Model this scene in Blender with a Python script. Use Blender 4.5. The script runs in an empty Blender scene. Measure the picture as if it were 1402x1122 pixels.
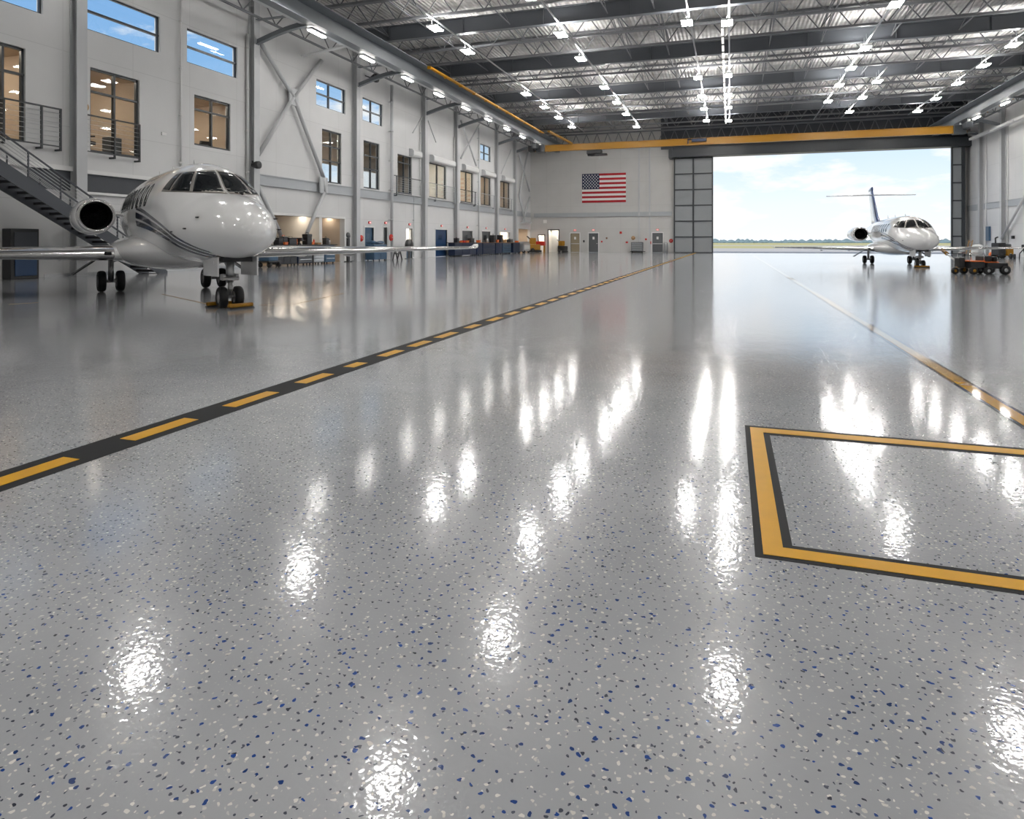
import bpy, bmesh, math, random
from mathutils import Vector, Matrix
random.seed(7)
sc = bpy.context.scene
COL = sc.collection
PI = math.pi
# ------------------------------------------------------------------ camera geometry (1402 x 1122 frame)
H, F, CX, HY = 1.45, 900.0, 701.0, 331.0
TH = math.atan(299.0 / 900.0)
CT, ST = math.cos(TH), math.sin(TH)
XL, XR, YE, YB, ZR = -26.5, 25.8, 88.0, -14.0, 17.7     # inner faces: left, right, end, back walls, roof deck

def cam2w(xc, zc): return (xc * CT - zc * ST, xc * ST + zc * CT)
def on_x(px, py, X):
    """pixel -> (Y, Z) on the plane x = X"""
    r = (px - CX) / F
    Y = X * (CT + r * ST) / (r * CT - ST)
    zc = -X * ST + Y * CT
    return Y, H + (HY - py) * zc / F
def on_y(px, py, Y):
    r = (px - CX) / F
    X = Y * (r * CT - ST) / (CT + r * ST)
    zc = -X * ST + Y * CT
    return X, H + (HY - py) * zc / F
def on_floor(px, py):
    zc = F * H / (py - HY)
    return cam2w((px - CX) / F * zc, zc)

# ------------------------------------------------------------------ materials
def nmat(name):
    m = bpy.data.materials.new(name); m.use_nodes = True
    return m, m.node_tree.nodes, m.node_tree.links, m.node_tree.nodes['Principled BSDF']
def mat(name, col, rough=0.5, metal=0.0, noise=0.0, scale=3.0, coat=0.0, bump=0.0, bscale=40.0):
    m, N, L, b = nmat(name)
    b.inputs['Base Color'].default_value = (*col, 1)
    b.inputs['Roughness'].default_value = rough
    b.inputs['Metallic'].default_value = metal
    b.inputs['Coat Weight'].default_value = coat
    b.inputs['Coat Roughness'].default_value = 0.04
    tc = N.new('ShaderNodeTexCoord')
    nz = N.new('ShaderNodeTexNoise'); nz.inputs['Scale'].default_value = scale; nz.inputs['Detail'].default_value = 3
    L.new(tc.outputs['Object'], nz.inputs['Vector'])
    mx = N.new('ShaderNodeMix'); mx.data_type = 'RGBA'
    k = max(noise, 0.03)
    mx.inputs[6].default_value = (*[c * (1 - k) for c in col], 1)
    mx.inputs[7].default_value = (*[min(1, c * (1 + k)) for c in col], 1)
    L.new(nz.outputs['Fac'], mx.inputs[0]); L.new(mx.outputs[2], b.inputs['Base Color'])
    if bump:
        n2 = N.new('ShaderNodeTexNoise'); n2.inputs['Scale'].default_value = bscale
        L.new(tc.outputs['Object'], n2.inputs['Vector'])
        bp = N.new('ShaderNodeBump'); bp.inputs['Strength'].default_value = 1; bp.inputs['Distance'].default_value = bump
        L.new(n2.outputs['Fac'], bp.inputs['Height']); L.new(bp.outputs['Normal'], b.inputs['Normal'])
    return m
def emit(name, col, s):
    m, N, L, b = nmat(name)
    b.inputs['Base Color'].default_value = (0.9, 0.9, 0.9, 1)
    b.inputs['Emission Color'].default_value = (*col, 1)
    b.inputs['Emission Strength'].default_value = s
    return m

LAMP = 101.0
M = {}
M['column'] = mat('column_paint', (0.50, 0.51, 0.52), 0.4)
M['girt'] = mat('girt_paint', (0.40, 0.42, 0.44), 0.45)
M['beam'] = mat('roof_beam_paint', (0.11, 0.12, 0.135), 0.38)
M['joist'] = mat('joist_paint', (0.16, 0.165, 0.175), 0.45)
M['runway'] = mat('runway_paint', (0.16, 0.175, 0.19), 0.4)
M['galv'] = mat('galvanised', (0.55, 0.56, 0.57), 0.3, 0.8, 0.12, 6)
M['white_metal'] = mat('white_metal', (0.74, 0.74, 0.73), 0.4)
M['darkframe'] = mat('dark_frame', (0.035, 0.04, 0.045), 0.35)
M['dark_panel'] = mat('dark_panel', (0.045, 0.05, 0.06), 0.5)
M['stair'] = mat('stair_steel', (0.06, 0.067, 0.08), 0.4)
M['tread'] = mat('stair_tread', (0.05, 0.05, 0.055), 0.5)
M['tan'] = mat('tan_wall', (0.58, 0.48, 0.38), 0.7)
M['room_ceiling'] = mat('room_ceiling', (0.55, 0.46, 0.37), 0.8)
M['room_floor'] = mat('room_floor', (0.32, 0.24, 0.16), 0.6)
M['white_room'] = mat('white_room', (0.72, 0.70, 0.66), 0.7)
M['yellow'] = mat('crane_yellow', (0.33, 0.155, 0.003), 0.35, noise=0.06)
M['black_gloss'] = mat('floor_black_gloss', (0.018, 0.019, 0.021), 0.12, coat=0.6)
M['yellow_gloss'] = mat('floor_yellow_gloss', (0.72, 0.37, 0.008), 0.12, noise=0.08, scale=9, coat=0.6)
M['yellow_rail'] = mat('rail_yellow', (0.60, 0.28, 0.006), 0.4)
M['yellow_paint'] = mat('floor_yellow', (0.70, 0.36, 0.008), 0.35, noise=0.08, scale=9)
M['black_paint'] = mat('floor_black', (0.012, 0.013, 0.014), 0.62, noise=0.15, scale=20)
for k_ in ('yellow_paint', 'black_paint'): M[k_].node_tree.nodes['Principled BSDF'].inputs['Specular IOR Level'].default_value = 0.2
M['black'] = mat('black_plastic', (0.018, 0.018, 0.02), 0.4)
M['rubber'] = mat('rubber', (0.009, 0.009, 0.010), 0.55)
M['chrome'] = mat('polished_metal', (0.75, 0.74, 0.73), 0.13, 1.0)
M['steel'] = mat('gear_steel', (0.6, 0.6, 0.6), 0.3, 0.7, 0.1, 10)
M['white_gloss'] = mat('aircraft_white', (0.84, 0.84, 0.835), 0.16, coat=0.6)
M['navy_gloss'] = mat('aircraft_navy', (0.012, 0.045, 0.16), 0.2, coat=0.6)
M['fan'] = mat('engine_fan', (0.008, 0.008, 0.009), 0.5)
M['cockpit'] = mat('cockpit_glass', (0.010, 0.012, 0.014), 0.06)
M['cockpit'].node_tree.nodes['Principled BSDF'].inputs['Specular IOR Level'].default_value = 0.22
M['window_trim'] = mat('windshield_trim', (0.38, 0.36, 0.33), 0.3, 0.6)
M['blue_door'] = mat('blue_door', (0.010, 0.04, 0.11), 0.35)
M['steel_blue'] = mat('steel_blue', (0.035, 0.085, 0.15), 0.35)
M['navy_cab'] = mat('navy_cabinet', (0.004, 0.013, 0.042), 0.35)
M['grey_door'] = mat('grey_door', (0.10, 0.105, 0.11), 0.4)
M['tan_door'] = mat('tan_door', (0.30, 0.25, 0.17), 0.45)
M['light_cab'] = mat('light_drawer', (0.42, 0.43, 0.44), 0.3, 0.5)
M['bench_top'] = mat('bench_top', (0.20, 0.10, 0.05), 0.45)
M['red'] = mat('red_paint', (0.55, 0.03, 0.02), 0.35)
M['orange'] = mat('orange_paint', (0.75, 0.16, 0.03), 0.4)
M['wood'] = mat('light_wood', (0.45, 0.27, 0.12), 0.5)
M['grey_panel'] = mat('hangar_door_panel', (0.26, 0.275, 0.285), 0.45)
M['flag_red'] = mat('flag_red', (0.40, 0.012, 0.02), 0.75)
M['flag_white'] = mat('flag_white', (0.80, 0.79, 0.77), 0.75)
M['flag_blue'] = mat('flag_blue', (0.014, 0.022, 0.06), 0.75)
M['concrete'] = mat('apron_concrete', (0.46, 0.42, 0.37), 0.8, noise=0.12, scale=0.3)
M['grass'] = mat('dry_grass', (0.46, 0.40, 0.17), 0.9, noise=0.3, scale=0.05)
M['tree'] = mat('hazy_tree_green', (0.17, 0.23, 0.23), 0.9, noise=0.3, scale=0.2)  # distance haze is mixed into the tree colour
M['exit'] = emit('exit_red', (1.0, 0.05, 0.035), 0.9)
M['lamp'] = emit('lamp_strip', (1.0, 0.975, 0.945), LAMP)
M['lamp_girder'] = emit('girder_lamp', (1.0, 0.965, 0.92), 42.0)
M['lamp_room'] = emit('room_lamp', (1.0, 0.88, 0.72), 32.0)
M['lamp_shop'] = emit('workshop_lamp', (1.0, 0.88, 0.72), 15.0)
M['lamp_white_room'] = emit('white_room_lamp', (1.0, 0.93, 0.80), 75.0)

def glass_mat():
    m, N, L, b = nmat('window_glass')
    out = [n for n in N if n.type == 'OUTPUT_MATERIAL'][0]
    tr = N.new('ShaderNodeBsdfTransparent'); tr.inputs['Color'].default_value = (0.94, 0.96, 0.97, 1)
    gl = N.new('ShaderNodeBsdfGlossy'); gl.inputs['Roughness'].default_value = 0.02
    ge = N.new('ShaderNodeNewGeometry'); dt = N.new('ShaderNodeVectorMath'); dt.operation = 'DOT_PRODUCT'
    L.new(ge.outputs['Incoming'], dt.inputs[0]); L.new(ge.outputs['Normal'], dt.inputs[1])
    ab = N.new('ShaderNodeMath'); ab.operation = 'ABSOLUTE'; L.new(dt.outputs['Value'], ab.inputs[0])
    om = N.new('ShaderNodeMath'); om.operation = 'SUBTRACT'; om.inputs[0].default_value = 1; L.new(ab.outputs[0], om.inputs[1])
    pw = N.new('ShaderNodeMath'); pw.operation = 'POWER'; pw.inputs[1].default_value = 5; L.new(om.outputs[0], pw.inputs[0])
    fr = N.new('ShaderNodeMath'); fr.operation = 'MULTIPLY_ADD'; fr.inputs[1].default_value = .85; fr.inputs[2].default_value = .03; L.new(pw.outputs[0], fr.inputs[0])
    ms = N.new('ShaderNodeMixShader')
    L.new(fr.outputs[0], ms.inputs[0]); L.new(tr.outputs[0], ms.inputs[1]); L.new(gl.outputs[0], ms.inputs[2])
    L.new(ms.outputs[0], out.inputs['Surface'])
    return m
M['glass'] = glass_mat()

def wall_mat(name, col, axis):
    """painted tilt-up panels with thin joints"""
    m, N, L, b = nmat(name)
    tc = N.new('ShaderNodeTexCoord'); sp = N.new('ShaderNodeSeparateXYZ'); cb = N.new('ShaderNodeCombineXYZ')
    L.new(tc.outputs['Object'], sp.inputs[0])
    L.new(sp.outputs[axis], cb.inputs[0]); L.new(sp.outputs[2], cb.inputs[1])
    br = N.new('ShaderNodeTexBrick'); br.offset = 0
    br.inputs['Scale'].default_value = 1; br.inputs['Brick Width'].default_value = 3.4; br.inputs['Row Height'].default_value = 3.15
    br.inputs['Mortar Size'].default_value = 0.018; br.inputs['Mortar Smooth'].default_value = 0.2
    br.inputs['Color1'].default_value = (*col, 1); br.inputs['Color2'].default_value = (*[c * 0.975 for c in col], 1)
    br.inputs['Mortar'].default_value = (*[c * 0.86 for c in col], 1)
    L.new(cb.outputs[0], br.inputs['Vector'])
    nz = N.new('ShaderNodeTexNoise'); nz.inputs['Scale'].default_value = 0.7; nz.inputs['Detail'].default_value = 5
    L.new(tc.outputs['Object'], nz.inputs['Vector'])
    mr = N.new('ShaderNodeMapRange'); mr.inputs[3].default_value = 0.93; mr.inputs[4].default_value = 1.05
    L.new(nz.outputs['Fac'], mr.inputs[0])
    mx = N.new('ShaderNodeMix'); mx.data_type = 'RGBA'; mx.blend_type = 'MULTIPLY'; mx.inputs[0].default_value = 1
    L.new(br.outputs['Color'], mx.inputs[6]); L.new(mr.outputs[0], mx.inputs[7])
    L.new(mx.outputs[2], b.inputs['Base Color'])
    b.inputs['Roughness'].default_value = 0.6
    return m
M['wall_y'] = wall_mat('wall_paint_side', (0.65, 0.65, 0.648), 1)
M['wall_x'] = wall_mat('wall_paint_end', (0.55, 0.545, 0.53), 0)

def deck_mat():
    m, N, L, b = nmat('roof_deck')
    tc = N.new('ShaderNodeTexCoord')
    wv = N.new('ShaderNodeTexWave'); wv.wave_type = 'BANDS'; wv.bands_direction = 'X'; wv.wave_profile = 'TRI'
    wv.inputs['Scale'].default_value = 1.05
    L.new(tc.outputs['Object'], wv.inputs['Vector'])
    nz = N.new('ShaderNodeTexNoise'); nz.inputs['Scale'].default_value = 1.4; nz.inputs['Detail'].default_value = 5
    L.new(tc.outputs['Object'], nz.inputs['Vector'])
    cr = N.new('ShaderNodeValToRGB')
    cr.color_ramp.elements[0].position = 0.3; cr.color_ramp.elements[0].color = (0.44, 0.43, 0.415, 1)
    cr.color_ramp.elements[1].position = 0.7; cr.color_ramp.elements[1].color = (0.66, 0.65, 0.63, 1)
    L.new(nz.outputs['Fac'], cr.inputs[0]); L.new(cr.outputs[0], b.inputs['Base Color'])
    bp = N.new('ShaderNodeBump'); bp.inputs['Distance'].default_value = 0.09
    ad = N.new('ShaderNodeMath'); ad.inputs[1].default_value = 0.6; ad.operation = 'MULTIPLY_ADD'
    L.new(nz.outputs['Fac'], ad.inputs[0]); L.new(wv.outputs['Fac'], ad.inputs[2])
    L.new(ad.outputs[0], bp.inputs['Height']); L.new(bp.outputs['Normal'], b.inputs['Normal'])
    b.inputs['Roughness'].default_value = 0.5
    return m
M['deck'] = deck_mat()

def floor_mat():
    m, N, L, b = nmat('epoxy_flake_floor')
    tc = N.new('ShaderNodeTexCoord')
    # irregular flake outlines: bend the coordinates a little
    wn = N.new('ShaderNodeTexNoise'); wn.inputs['Scale'].default_value = 45; wn.inputs['Detail'].default_value = 1
    L.new(tc.outputs['Object'], wn.inputs['Vector'])
    wv = N.new('ShaderNodeVectorMath'); wv.operation = 'MULTIPLY_ADD'
    wv.inputs[1].default_value = (0.022, 0.022, 0); L.new(wn.outputs['Color'], wv.inputs[0]); L.new(tc.outputs['Object'], wv.inputs[2])
    base = N.new('ShaderNodeValToRGB')
    base.color_ramp.elements[0].position = 0.3; base.color_ramp.elements[0].color = (0.362, 0.372, 0.390, 1)
    base.color_ramp.elements[1].position = 0.7; base.color_ramp.elements[1].color = (0.43, 0.44, 0.456, 1)
    n1 = N.new('ShaderNodeTexNoise'); n1.inputs['Scale'].default_value = 1.3; n1.inputs['Detail'].default_value = 6
    L.new(tc.outputs['Object'], n1.inputs['Vector']); L.new(n1.outputs['Fac'], base.inputs[0])
    last = base.outputs[0]
    def flakes(scale, off, rmin, rmax, keep, c0, c1):
        nonlocal last
        mp = N.new('ShaderNodeMapping'); mp.inputs['Location'].default_value = off
        mp.inputs['Rotation'].default_value = (0, 0, off[0])
        L.new(wv.outputs[0], mp.inputs['Vector'])
        vo = N.new('ShaderNodeTexVoronoi'); vo.voronoi_dimensions = '2D'; vo.inputs['Scale'].default_value = scale
        L.new(mp.outputs[0], vo.inputs['Vector'])
        sp = N.new('ShaderNodeSeparateColor'); L.new(vo.outputs['Color'], sp.inputs[0])
        mr = N.new('ShaderNodeMapRange'); mr.inputs[1].default_value = 0; mr.inputs[2].default_value = keep
        mr.inputs[3].default_value = rmax; mr.inputs[4].default_value = rmin; mr.clamp = False
        L.new(sp.outputs[0], mr.inputs[0])
        lt = N.new('ShaderNodeMath'); lt.operation = 'LESS_THAN'
        L.new(vo.outputs['Distance'], lt.inputs[0]); L.new(mr.outputs[0], lt.inputs[1])
        kp = N.new('ShaderNodeMath'); kp.operation = 'LESS_THAN'; kp.inputs[1].default_value = keep
        L.new(sp.outputs[0], kp.inputs[0])
        mu = N.new('ShaderNodeMath'); mu.operation = 'MULTIPLY'
        L.new(lt.outputs[0], mu.inputs[0]); L.new(kp.outputs[0], mu.inputs[1])
        cc = N.new('ShaderNodeMix'); cc.data_type = 'RGBA'
        cc.inputs[6].default_value = (*c0, 1); cc.inputs[7].default_value = (*c1, 1); L.new(sp.outputs[1], cc.inputs[0])
        mx = N.new('ShaderNodeMix'); mx.data_type = 'RGBA'
        L.new(mu.outputs[0], mx.inputs[0]); L.new(last, mx.inputs[6]); L.new(cc.outputs[2], mx.inputs[7])
        last = mx.outputs[2]
    flakes(42, (0.3, 1.1, 0), 0.07, 0.17, 0.42, (0.50, 0.49, 0.47), (0.58, 0.58, 0.56))
    flakes(35, (1.7, 4.2, 0), 0.09, 0.19, 0.33, (0.030, 0.034, 0.050), (0.09, 0.10, 0.13))
    flakes(31, (2.9, 7.7, 0), 0.09, 0.20, 0.42, (0.64, 0.62, 0.57), (0.84, 0.82, 0.76))
    flakes(25, (5.1, 2.3, 0), 0.09, 0.19, 0.32, (0.008, 0.03, 0.12), (0.012, 0.06, 0.28))
    L.new(last, b.inputs['Base Color'])
    b.inputs['Roughness'].default_value = 0.2
    b.inputs['IOR'].default_value = 1.5; b.inputs['Coat Weight'].default_value = 0.75; b.inputs['Coat IOR'].default_value = 1.45; b.inputs['Specular IOR Level'].default_value = 0.3; b.inputs['Coat Roughness'].default_value = 0.05
    b1 = N.new('ShaderNodeTexNoise'); b1.inputs['Scale'].default_value = 42; b1.inputs['Detail'].default_value = 1.5
    L.new(tc.outputs['Object'], b1.inputs['Vector'])
    bp = N.new('ShaderNodeBump'); bp.inputs['Strength'].default_value = 1; bp.inputs['Distance'].default_value = 0.00068
    L.new(b1.outputs['Fac'], bp.inputs['Height'])
    b2 = N.new('ShaderNodeTexNoise'); b2.inputs['Scale'].default_value = 1.6; b2.inputs['Detail'].default_value = 2
    L.new(tc.outputs['Object'], b2.inputs['Vector'])
    bq = N.new('ShaderNodeBump'); bq.inputs['Strength'].default_value = 1; bq.inputs['Distance'].default_value = 0.0012
    L.new(b2.outputs['Fac'], bq.inputs['Height']); L.new(bp.outputs['Normal'], bq.inputs['Normal'])
    L.new(bq.outputs['Normal'], b.inputs['Normal']); L.new(bq.outputs['Normal'], b.inputs['Coat Normal'])
    return m
M['floor'] = floor_mat()

def stripe_mat():
    """white gloss paint with three navy pinstripes that sweep up from the nose along each side"""
    m, N, L, b = nmat('aircraft_striped_white')
    tc = N.new('ShaderNodeTexCoord'); sp = N.new('ShaderNodeSeparateXYZ'); L.new(tc.outputs['Object'], sp.inputs[0])
    def ma(op, a, c=None, d=None):
        n = N.new('ShaderNodeMath'); n.operation = op
        for i, v in enumerate((a, c, d)):
            if v is None: continue
            if isinstance(v, (int, float)): n.inputs[i].default_value = v
            else: L.new(v, n.inputs[i])
        return n.outputs[0]
    d = ma('SUBTRACT', 1.5, sp.outputs[0])                       # metres behind the nose tip
    ex = ma('EXPONENT', ma('MULTIPLY', ma('SUBTRACT', d, 0.6), -1 / 3.0))
    zc = ma('MULTIPLY_ADD', ex, -1.46, 2.42)
    v = ma('SUBTRACT', sp.outputs[2], zc)
    w = ma('MINIMUM', ma('MULTIPLY_ADD', d, 0.09, 0.5), 1.0)    # stripes thin out towards the nose
    v = ma('DIVIDE', v, w)
    tot = None
    for c0, hw in ((0.17, 0.05), (-0.02, 0.078), (-0.225, 0.072)):
        s = ma('LESS_THAN', ma('ABSOLUTE', ma('SUBTRACT', v, c0)), hw)
        tot = s if tot is None else ma('MAXIMUM', tot, s)
    tot = ma('MULTIPLY', tot, ma('GREATER_THAN', d, 0.95))
    tot = ma('MULTIPLY', tot, ma('LESS_THAN', d, 5.7))
    mx = N.new('ShaderNodeMix'); mx.data_type = 'RGBA'
    mx.inputs[6].default_value = (0.84, 0.84, 0.835, 1); mx.inputs[7].default_value = (0.010, 0.016, 0.05, 1)
    L.new(tot, mx.inputs[0]); L.new(mx.outputs[2], b.inputs['Base Color'])
    b.inputs['Roughness'].default_value = 0.16
    b.inputs['Coat Weight'].default_value = 0.6; b.inputs['Coat Roughness'].default_value = 0.04
    return m
M['striped'] = stripe_mat()

# ------------------------------------------------------------------ mesh builder
class MB:
    def __init__(s): s.v = []; s.f = []; s.mi = []; s.sm = []
    def add(s, vs, fs, mi=0, smooth=False):
        b = len(s.v); s.v += [tuple(v) for v in vs]
        for f in fs: s.f.append(tuple(b + i for i in f)); s.mi.append(mi); s.sm.append(smooth)
        return s
    def box(s, x0, x1, y0, y1, z0, z1, mi=0):
        x0, x1 = min(x0, x1), max(x0, x1); y0, y1 = min(y0, y1), max(y0, y1); z0, z1 = min(z0, z1), max(z0, z1)
        return s.add([(x0, y0, z0), (x1, y0, z0), (x1, y1, z0), (x0, y1, z0), (x0, y0, z1), (x1, y0, z1), (x1, y1, z1), (x0, y1, z1)],
                     [(0, 3, 2, 1), (4, 5, 6, 7), (0, 1, 5, 4), (1, 2, 6, 5), (2, 3, 7, 6), (3, 0, 4, 7)], mi)
    def bbox(s, x0, x1, y0, y1, z0, z1, r=0.02, mi=0):
        """box with chamfered edges"""
        x0, x1 = min(x0, x1), max(x0, x1); y0, y1 = min(y0, y1), max(y0, y1); z0, z1 = min(z0, z1), max(z0, z1)
        r = min(r, (x1 - x0) * .4, (y1 - y0) * .4, (z1 - z0) * .4)
        bm = bmesh.new(); bmesh.ops.create_cube(bm, size=1)
        for v in bm.verts: v.co = Vector(((x0 + x1) / 2 + v.co.x * (x1 - x0), (y0 + y1) / 2 + v.co.y * (y1 - y0), (z0 + z1) / 2 + v.co.z * (z1 - z0)))
        bmesh.ops.bevel(bm, geom=list(bm.edges), offset=r, segments=2, affect='EDGES', profile=0.5)
        bm.verts.index_update()
        s.add([v.co[:] for v in bm.verts], [[v.index for v in f.verts] for f in bm.faces], mi)
        bm.free(); return s
    def tube(s, a, b, r, n=8, r2=None, mi=0, caps=True, smooth=True):
        a, b = Vector(a), Vector(b); d = (b - a)
        if d.length < 1e-6: return s
        d.normalize(); u = d.orthogonal().normalized(); w = d.cross(u); r2 = r if r2 is None else r2
        vs = []
        for p, rr in ((a, r), (b, r2)):
            for i in range(n):
                t = 2 * PI * i / n + PI / n
                vs.append(p + (u * math.cos(t) + w * math.sin(t)) * rr)
        s.add(vs, [(i, (i + 1) % n, n + (i + 1) % n, n + i) for i in range(n)], mi, smooth and n > 4)
        if caps: s.add(vs, [tuple(range(n))[::-1], tuple(range(n, 2 * n))], mi)
        return s
    def bar(s, a, b, w, h, mi=0, up=(0, 0, 1)):
        """rectangular bar from a to b, w wide (sideways) and h high"""
        a, b = Vector(a), Vector(b); d = (b - a).normalized(); upv = Vector(up)
        sd = d.cross(upv)
        if sd.length < 1e-5: sd = d.cross(Vector((0, 1, 0)))
        sd.normalize(); uv = sd.cross(d).normalized()
        vs = [p + sd * (w / 2 * i) + uv * (h / 2 * j) for p in (a, b) for i, j in ((-1, -1), (1, -1), (1, 1), (-1, 1))]
        return s.add(vs, [(0, 1, 2, 3), (7, 6, 5, 4), (0, 4, 5, 1), (1, 5, 6, 2), (2, 6, 7, 3), (3, 7, 4, 0)], mi)
    def path(s, pts, r, n=8, mi=0):
        for a, b in zip(pts, pts[1:]): s.tube(a, b, r, n, mi=mi)
        return s
    def lathe(s, prof, origin=(0, 0, 0), axis='z', n=24, mi=0, smooth=True):
        """prof: (radius, height) list"""
        o = Vector(origin)
        vs = []
        for r, h in prof:
            for i in range(n):
                t = 2 * PI * i / n
                c, q = r * math.cos(t), r * math.sin(t)
                vs.append(o + Vector({'z': (c, q, h), 'x': (h, c, q), 'y': (q, h, c)}[axis]))
        fs = []
        for k in range(len(prof) - 1):
            for i in range(n):
                j = (i + 1) % n
                fs.append((k * n + i, k * n + j, (k + 1) * n + j, (k + 1) * n + i))
        return s.add(vs, fs, mi, smooth)
    def loft(s, rings, mi=0, smooth=True, close=True, cap=True):
        n = len(rings[0]); vs = [p for r in rings for p in r]; fs = []
        for k in range(len(rings) - 1):
            for i in range(n if close else n - 1):
                j = (i + 1) % n
                fs.append((k * n + i, k * n + j, (k + 1) * n + j, (k + 1) * n + i))
        if cap and close:
            fs.append(tuple(range(n))[::-1]); fs.append(tuple((len(rings) - 1) * n + i for i in range(n)))
        return s.add(vs, fs, mi, smooth)
    def prism(s, poly, fn0, fn1, mi=0):
        """poly: 2-D points, fn0/fn1 map a 2-D point onto the two faces"""
        n = len(poly)
        vs = [fn0(p) for p in poly] + [fn1(p) for p in poly]
        return s.add(vs, [tuple(range(n)), tuple(range(2 * n - 1, n - 1, -1))] + [(i, n + i, n + (i + 1) % n, (i + 1) % n) for i in range(n)], mi)
    def build(s, name, mats, parent=None, world=True, recenter=True, fix=True):
        if not isinstance(mats, (list, tuple)): mats = [mats]
        off = Vector((0, 0, 0))
        if parent is None and recenter and s.v:
            xs, ys, zs = zip(*s.v)
            off = Vector(((min(xs) + max(xs)) / 2, (min(ys) + max(ys)) / 2, min(zs)))
        elif parent is not None and world:
            p = parent
            while p is not None: off = off + p.location; p = p.parent
        me = bpy.data.meshes.new(name)
        me.from_pydata([(v[0] - off.x, v[1] - off.y, v[2] - off.z) for v in s.v], [], s.f)
        for m in mats: me.materials.append(m)
        me.polygons.foreach_set('material_index', s.mi); me.polygons.foreach_set('use_smooth', s.sm)
        me.update()
        if fix:
            bm = bmesh.new(); bm.from_mesh(me); bmesh.ops.remove_doubles(bm, verts=bm.verts, dist=1e-5)
            bmesh.ops.recalc_face_normals(bm, faces=bm.faces); bm.to_mesh(me); bm.free()
        o = bpy.data.objects.new(name, me); COL.objects.link(o)
        if parent is None: o.location = off
        else: o.parent = parent
        return o

def thing(name, label, cat, loc=(0, 0, 0), rotz=0.0, group=None):
    o = bpy.data.objects.new(name, None); COL.objects.link(o)
    o.empty_display_size = 0.3
    o.location = loc; o.rotation_euler = (0, 0, rotz)
    o['label'] = label; o['category'] = cat
    if group: o['group'] = group
    return o
def tag(o, label, cat, group=None):
    o['label'] = label; o['category'] = cat
    if group: o['group'] = group
    return o
def struct(o): o['kind'] = 'structure'; return o
KIDS = {}
def dup(root, loc, rotz=None, label=None, group=None):
    r = root.copy(); COL.objects.link(r); r.location = loc
    if rotz is not None: r.rotation_euler = (0, 0, rotz)
    if label: r['label'] = label
    if group: r['group'] = group
    if root.name not in KIDS: KIDS[root.name] = [(c, list(c.children)) for c in root.children]
    for ch, gs in KIDS[root.name]:
        c = ch.copy(); COL.objects.link(c); c.parent = r
        for g in gs:
            d = g.copy(); COL.objects.link(d); d.parent = c
    return r
ORD = ['first', 'second', 'third', 'fourth', 'fifth', 'sixth', 'seventh', 'eighth', 'ninth', 'tenth', 'eleventh', 'twelfth', 'thirteenth', 'fourteenth', 'fifteenth', 'sixteenth']

def holed_wall(axis, pos, thick, a0, a1, z0, z1, holes):
    """wall slab on axis 'x' (plane x = pos, spans y) or 'y'; thick is signed, away from the room"""
    As = sorted({a0, a1, *[h[0] for h in holes], *[h[1] for h in holes]})
    Zs = sorted({z0, z1, *[h[2] for h in holes], *[h[3] for h in holes]})
    solid = lambda a, z: a0 < a < a1 and z0 < z < z1 and not any(h[0] < a < h[1] and h[2] < z < h[3] for h in holes)
    P = (lambda t, a, z: (pos + t, a, z)) if axis == 'x' else (lambda t, a, z: (a, pos + t, z))
    mb = MB()
    for i in range(len(As) - 1):
        for j in range(len(Zs) - 1):
            A0, A1, B0, B1 = As[i], As[i + 1], Zs[j], Zs[j + 1]
            am, zm = (A0 + A1) / 2, (B0 + B1) / 2
            if not solid(am, zm): continue
            for t in (0, thick): mb.add([P(t, A0, B0), P(t, A1, B0), P(t, A1, B1), P(t, A0, B1)], [(0, 1, 2, 3)])
            e = 1e-3
            for (p, q, ta, tz) in (((A0, B0), (A0, B1), A0 - e, zm), ((A1, B0), (A1, B1), A1 + e, zm), ((A0, B0), (A1, B0), am, B0 - e), ((A0, B1), (A1, B1), am, B1 + e)):
                if not solid(ta, tz): mb.add([P(0, *p), P(thick, *p), P(thick, *q), P(0, *q)], [(0, 1, 2, 3)])
    return mb
# ================================================================== THE SETTING
WT = 0.35
def ly(px, X=XL): return on_x(px, HY, X)[0]
# left wall windows: (px left, px right) along the wall, z range
CLER = [(-20, 58.5), (117.5, 219), (256, 325), (433, 473), (496.5, 524), (657.5, 672)]
MIDW = [(-25, 35, 5.38, 9.1, 'office'), (123.5, 191, 5.38, 9.08, 'office'), (266, 315.5, 6.5, 9.13, 'office'), (441, 467.5, 5.55, 9.2, 'light'), (497.8, 519.7, 5.55, 9.2, 'light'),
        (544.3, 564, 5.55, 8.84, 'light'), (587.6, 611, 5.58, 8.84, 'white'), (630.4, 648, 5.58, 8.87, 'white'), (658, 672, 5.58, 8.85, 'dim'), (684.6, 698, 5.6, 8.88, 'dim')]
DOORS_L = [(499.2, 511.5, 2.55, 'steel_blue'), (525, 529.7, 2.6, 'grey_door'), (556, 564.5, 2.58, 'open_white'), (596, 612, 2.6, 'blue_door'), (632.7, 646.7, 2.6, 'grey_door'),
           (659.5, 671, 2.62, 'grey_door'), (684, 698, 2.62, 'open_tan')]
WORK = (ly(358), ly(471), 3.09)
CORNER_OPEN = (ly(710), ly(725.5), 3.15)
holesL = []
for a, b in CLER: holesL.append((ly(a), ly(b), 10.68, 12.45))
for a, b, z0, z1, k in MIDW: holesL.append((ly(a), ly(b), z0, z1))
for a, b, zt, k in DOORS_L: holesL.append((ly(a), ly(b), 0, zt))
holesL.append((WORK[0], WORK[1], 0, WORK[2])); holesL.append((CORNER_OPEN[0], CORNER_OPEN[1], 0, CORNER_OPEN[2]))
struct(holed_wall('x', XL, -WT, YB, YE + WT, 0, ZR + 0.2, holesL).build('wall_left', M['wall_y']))
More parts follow.
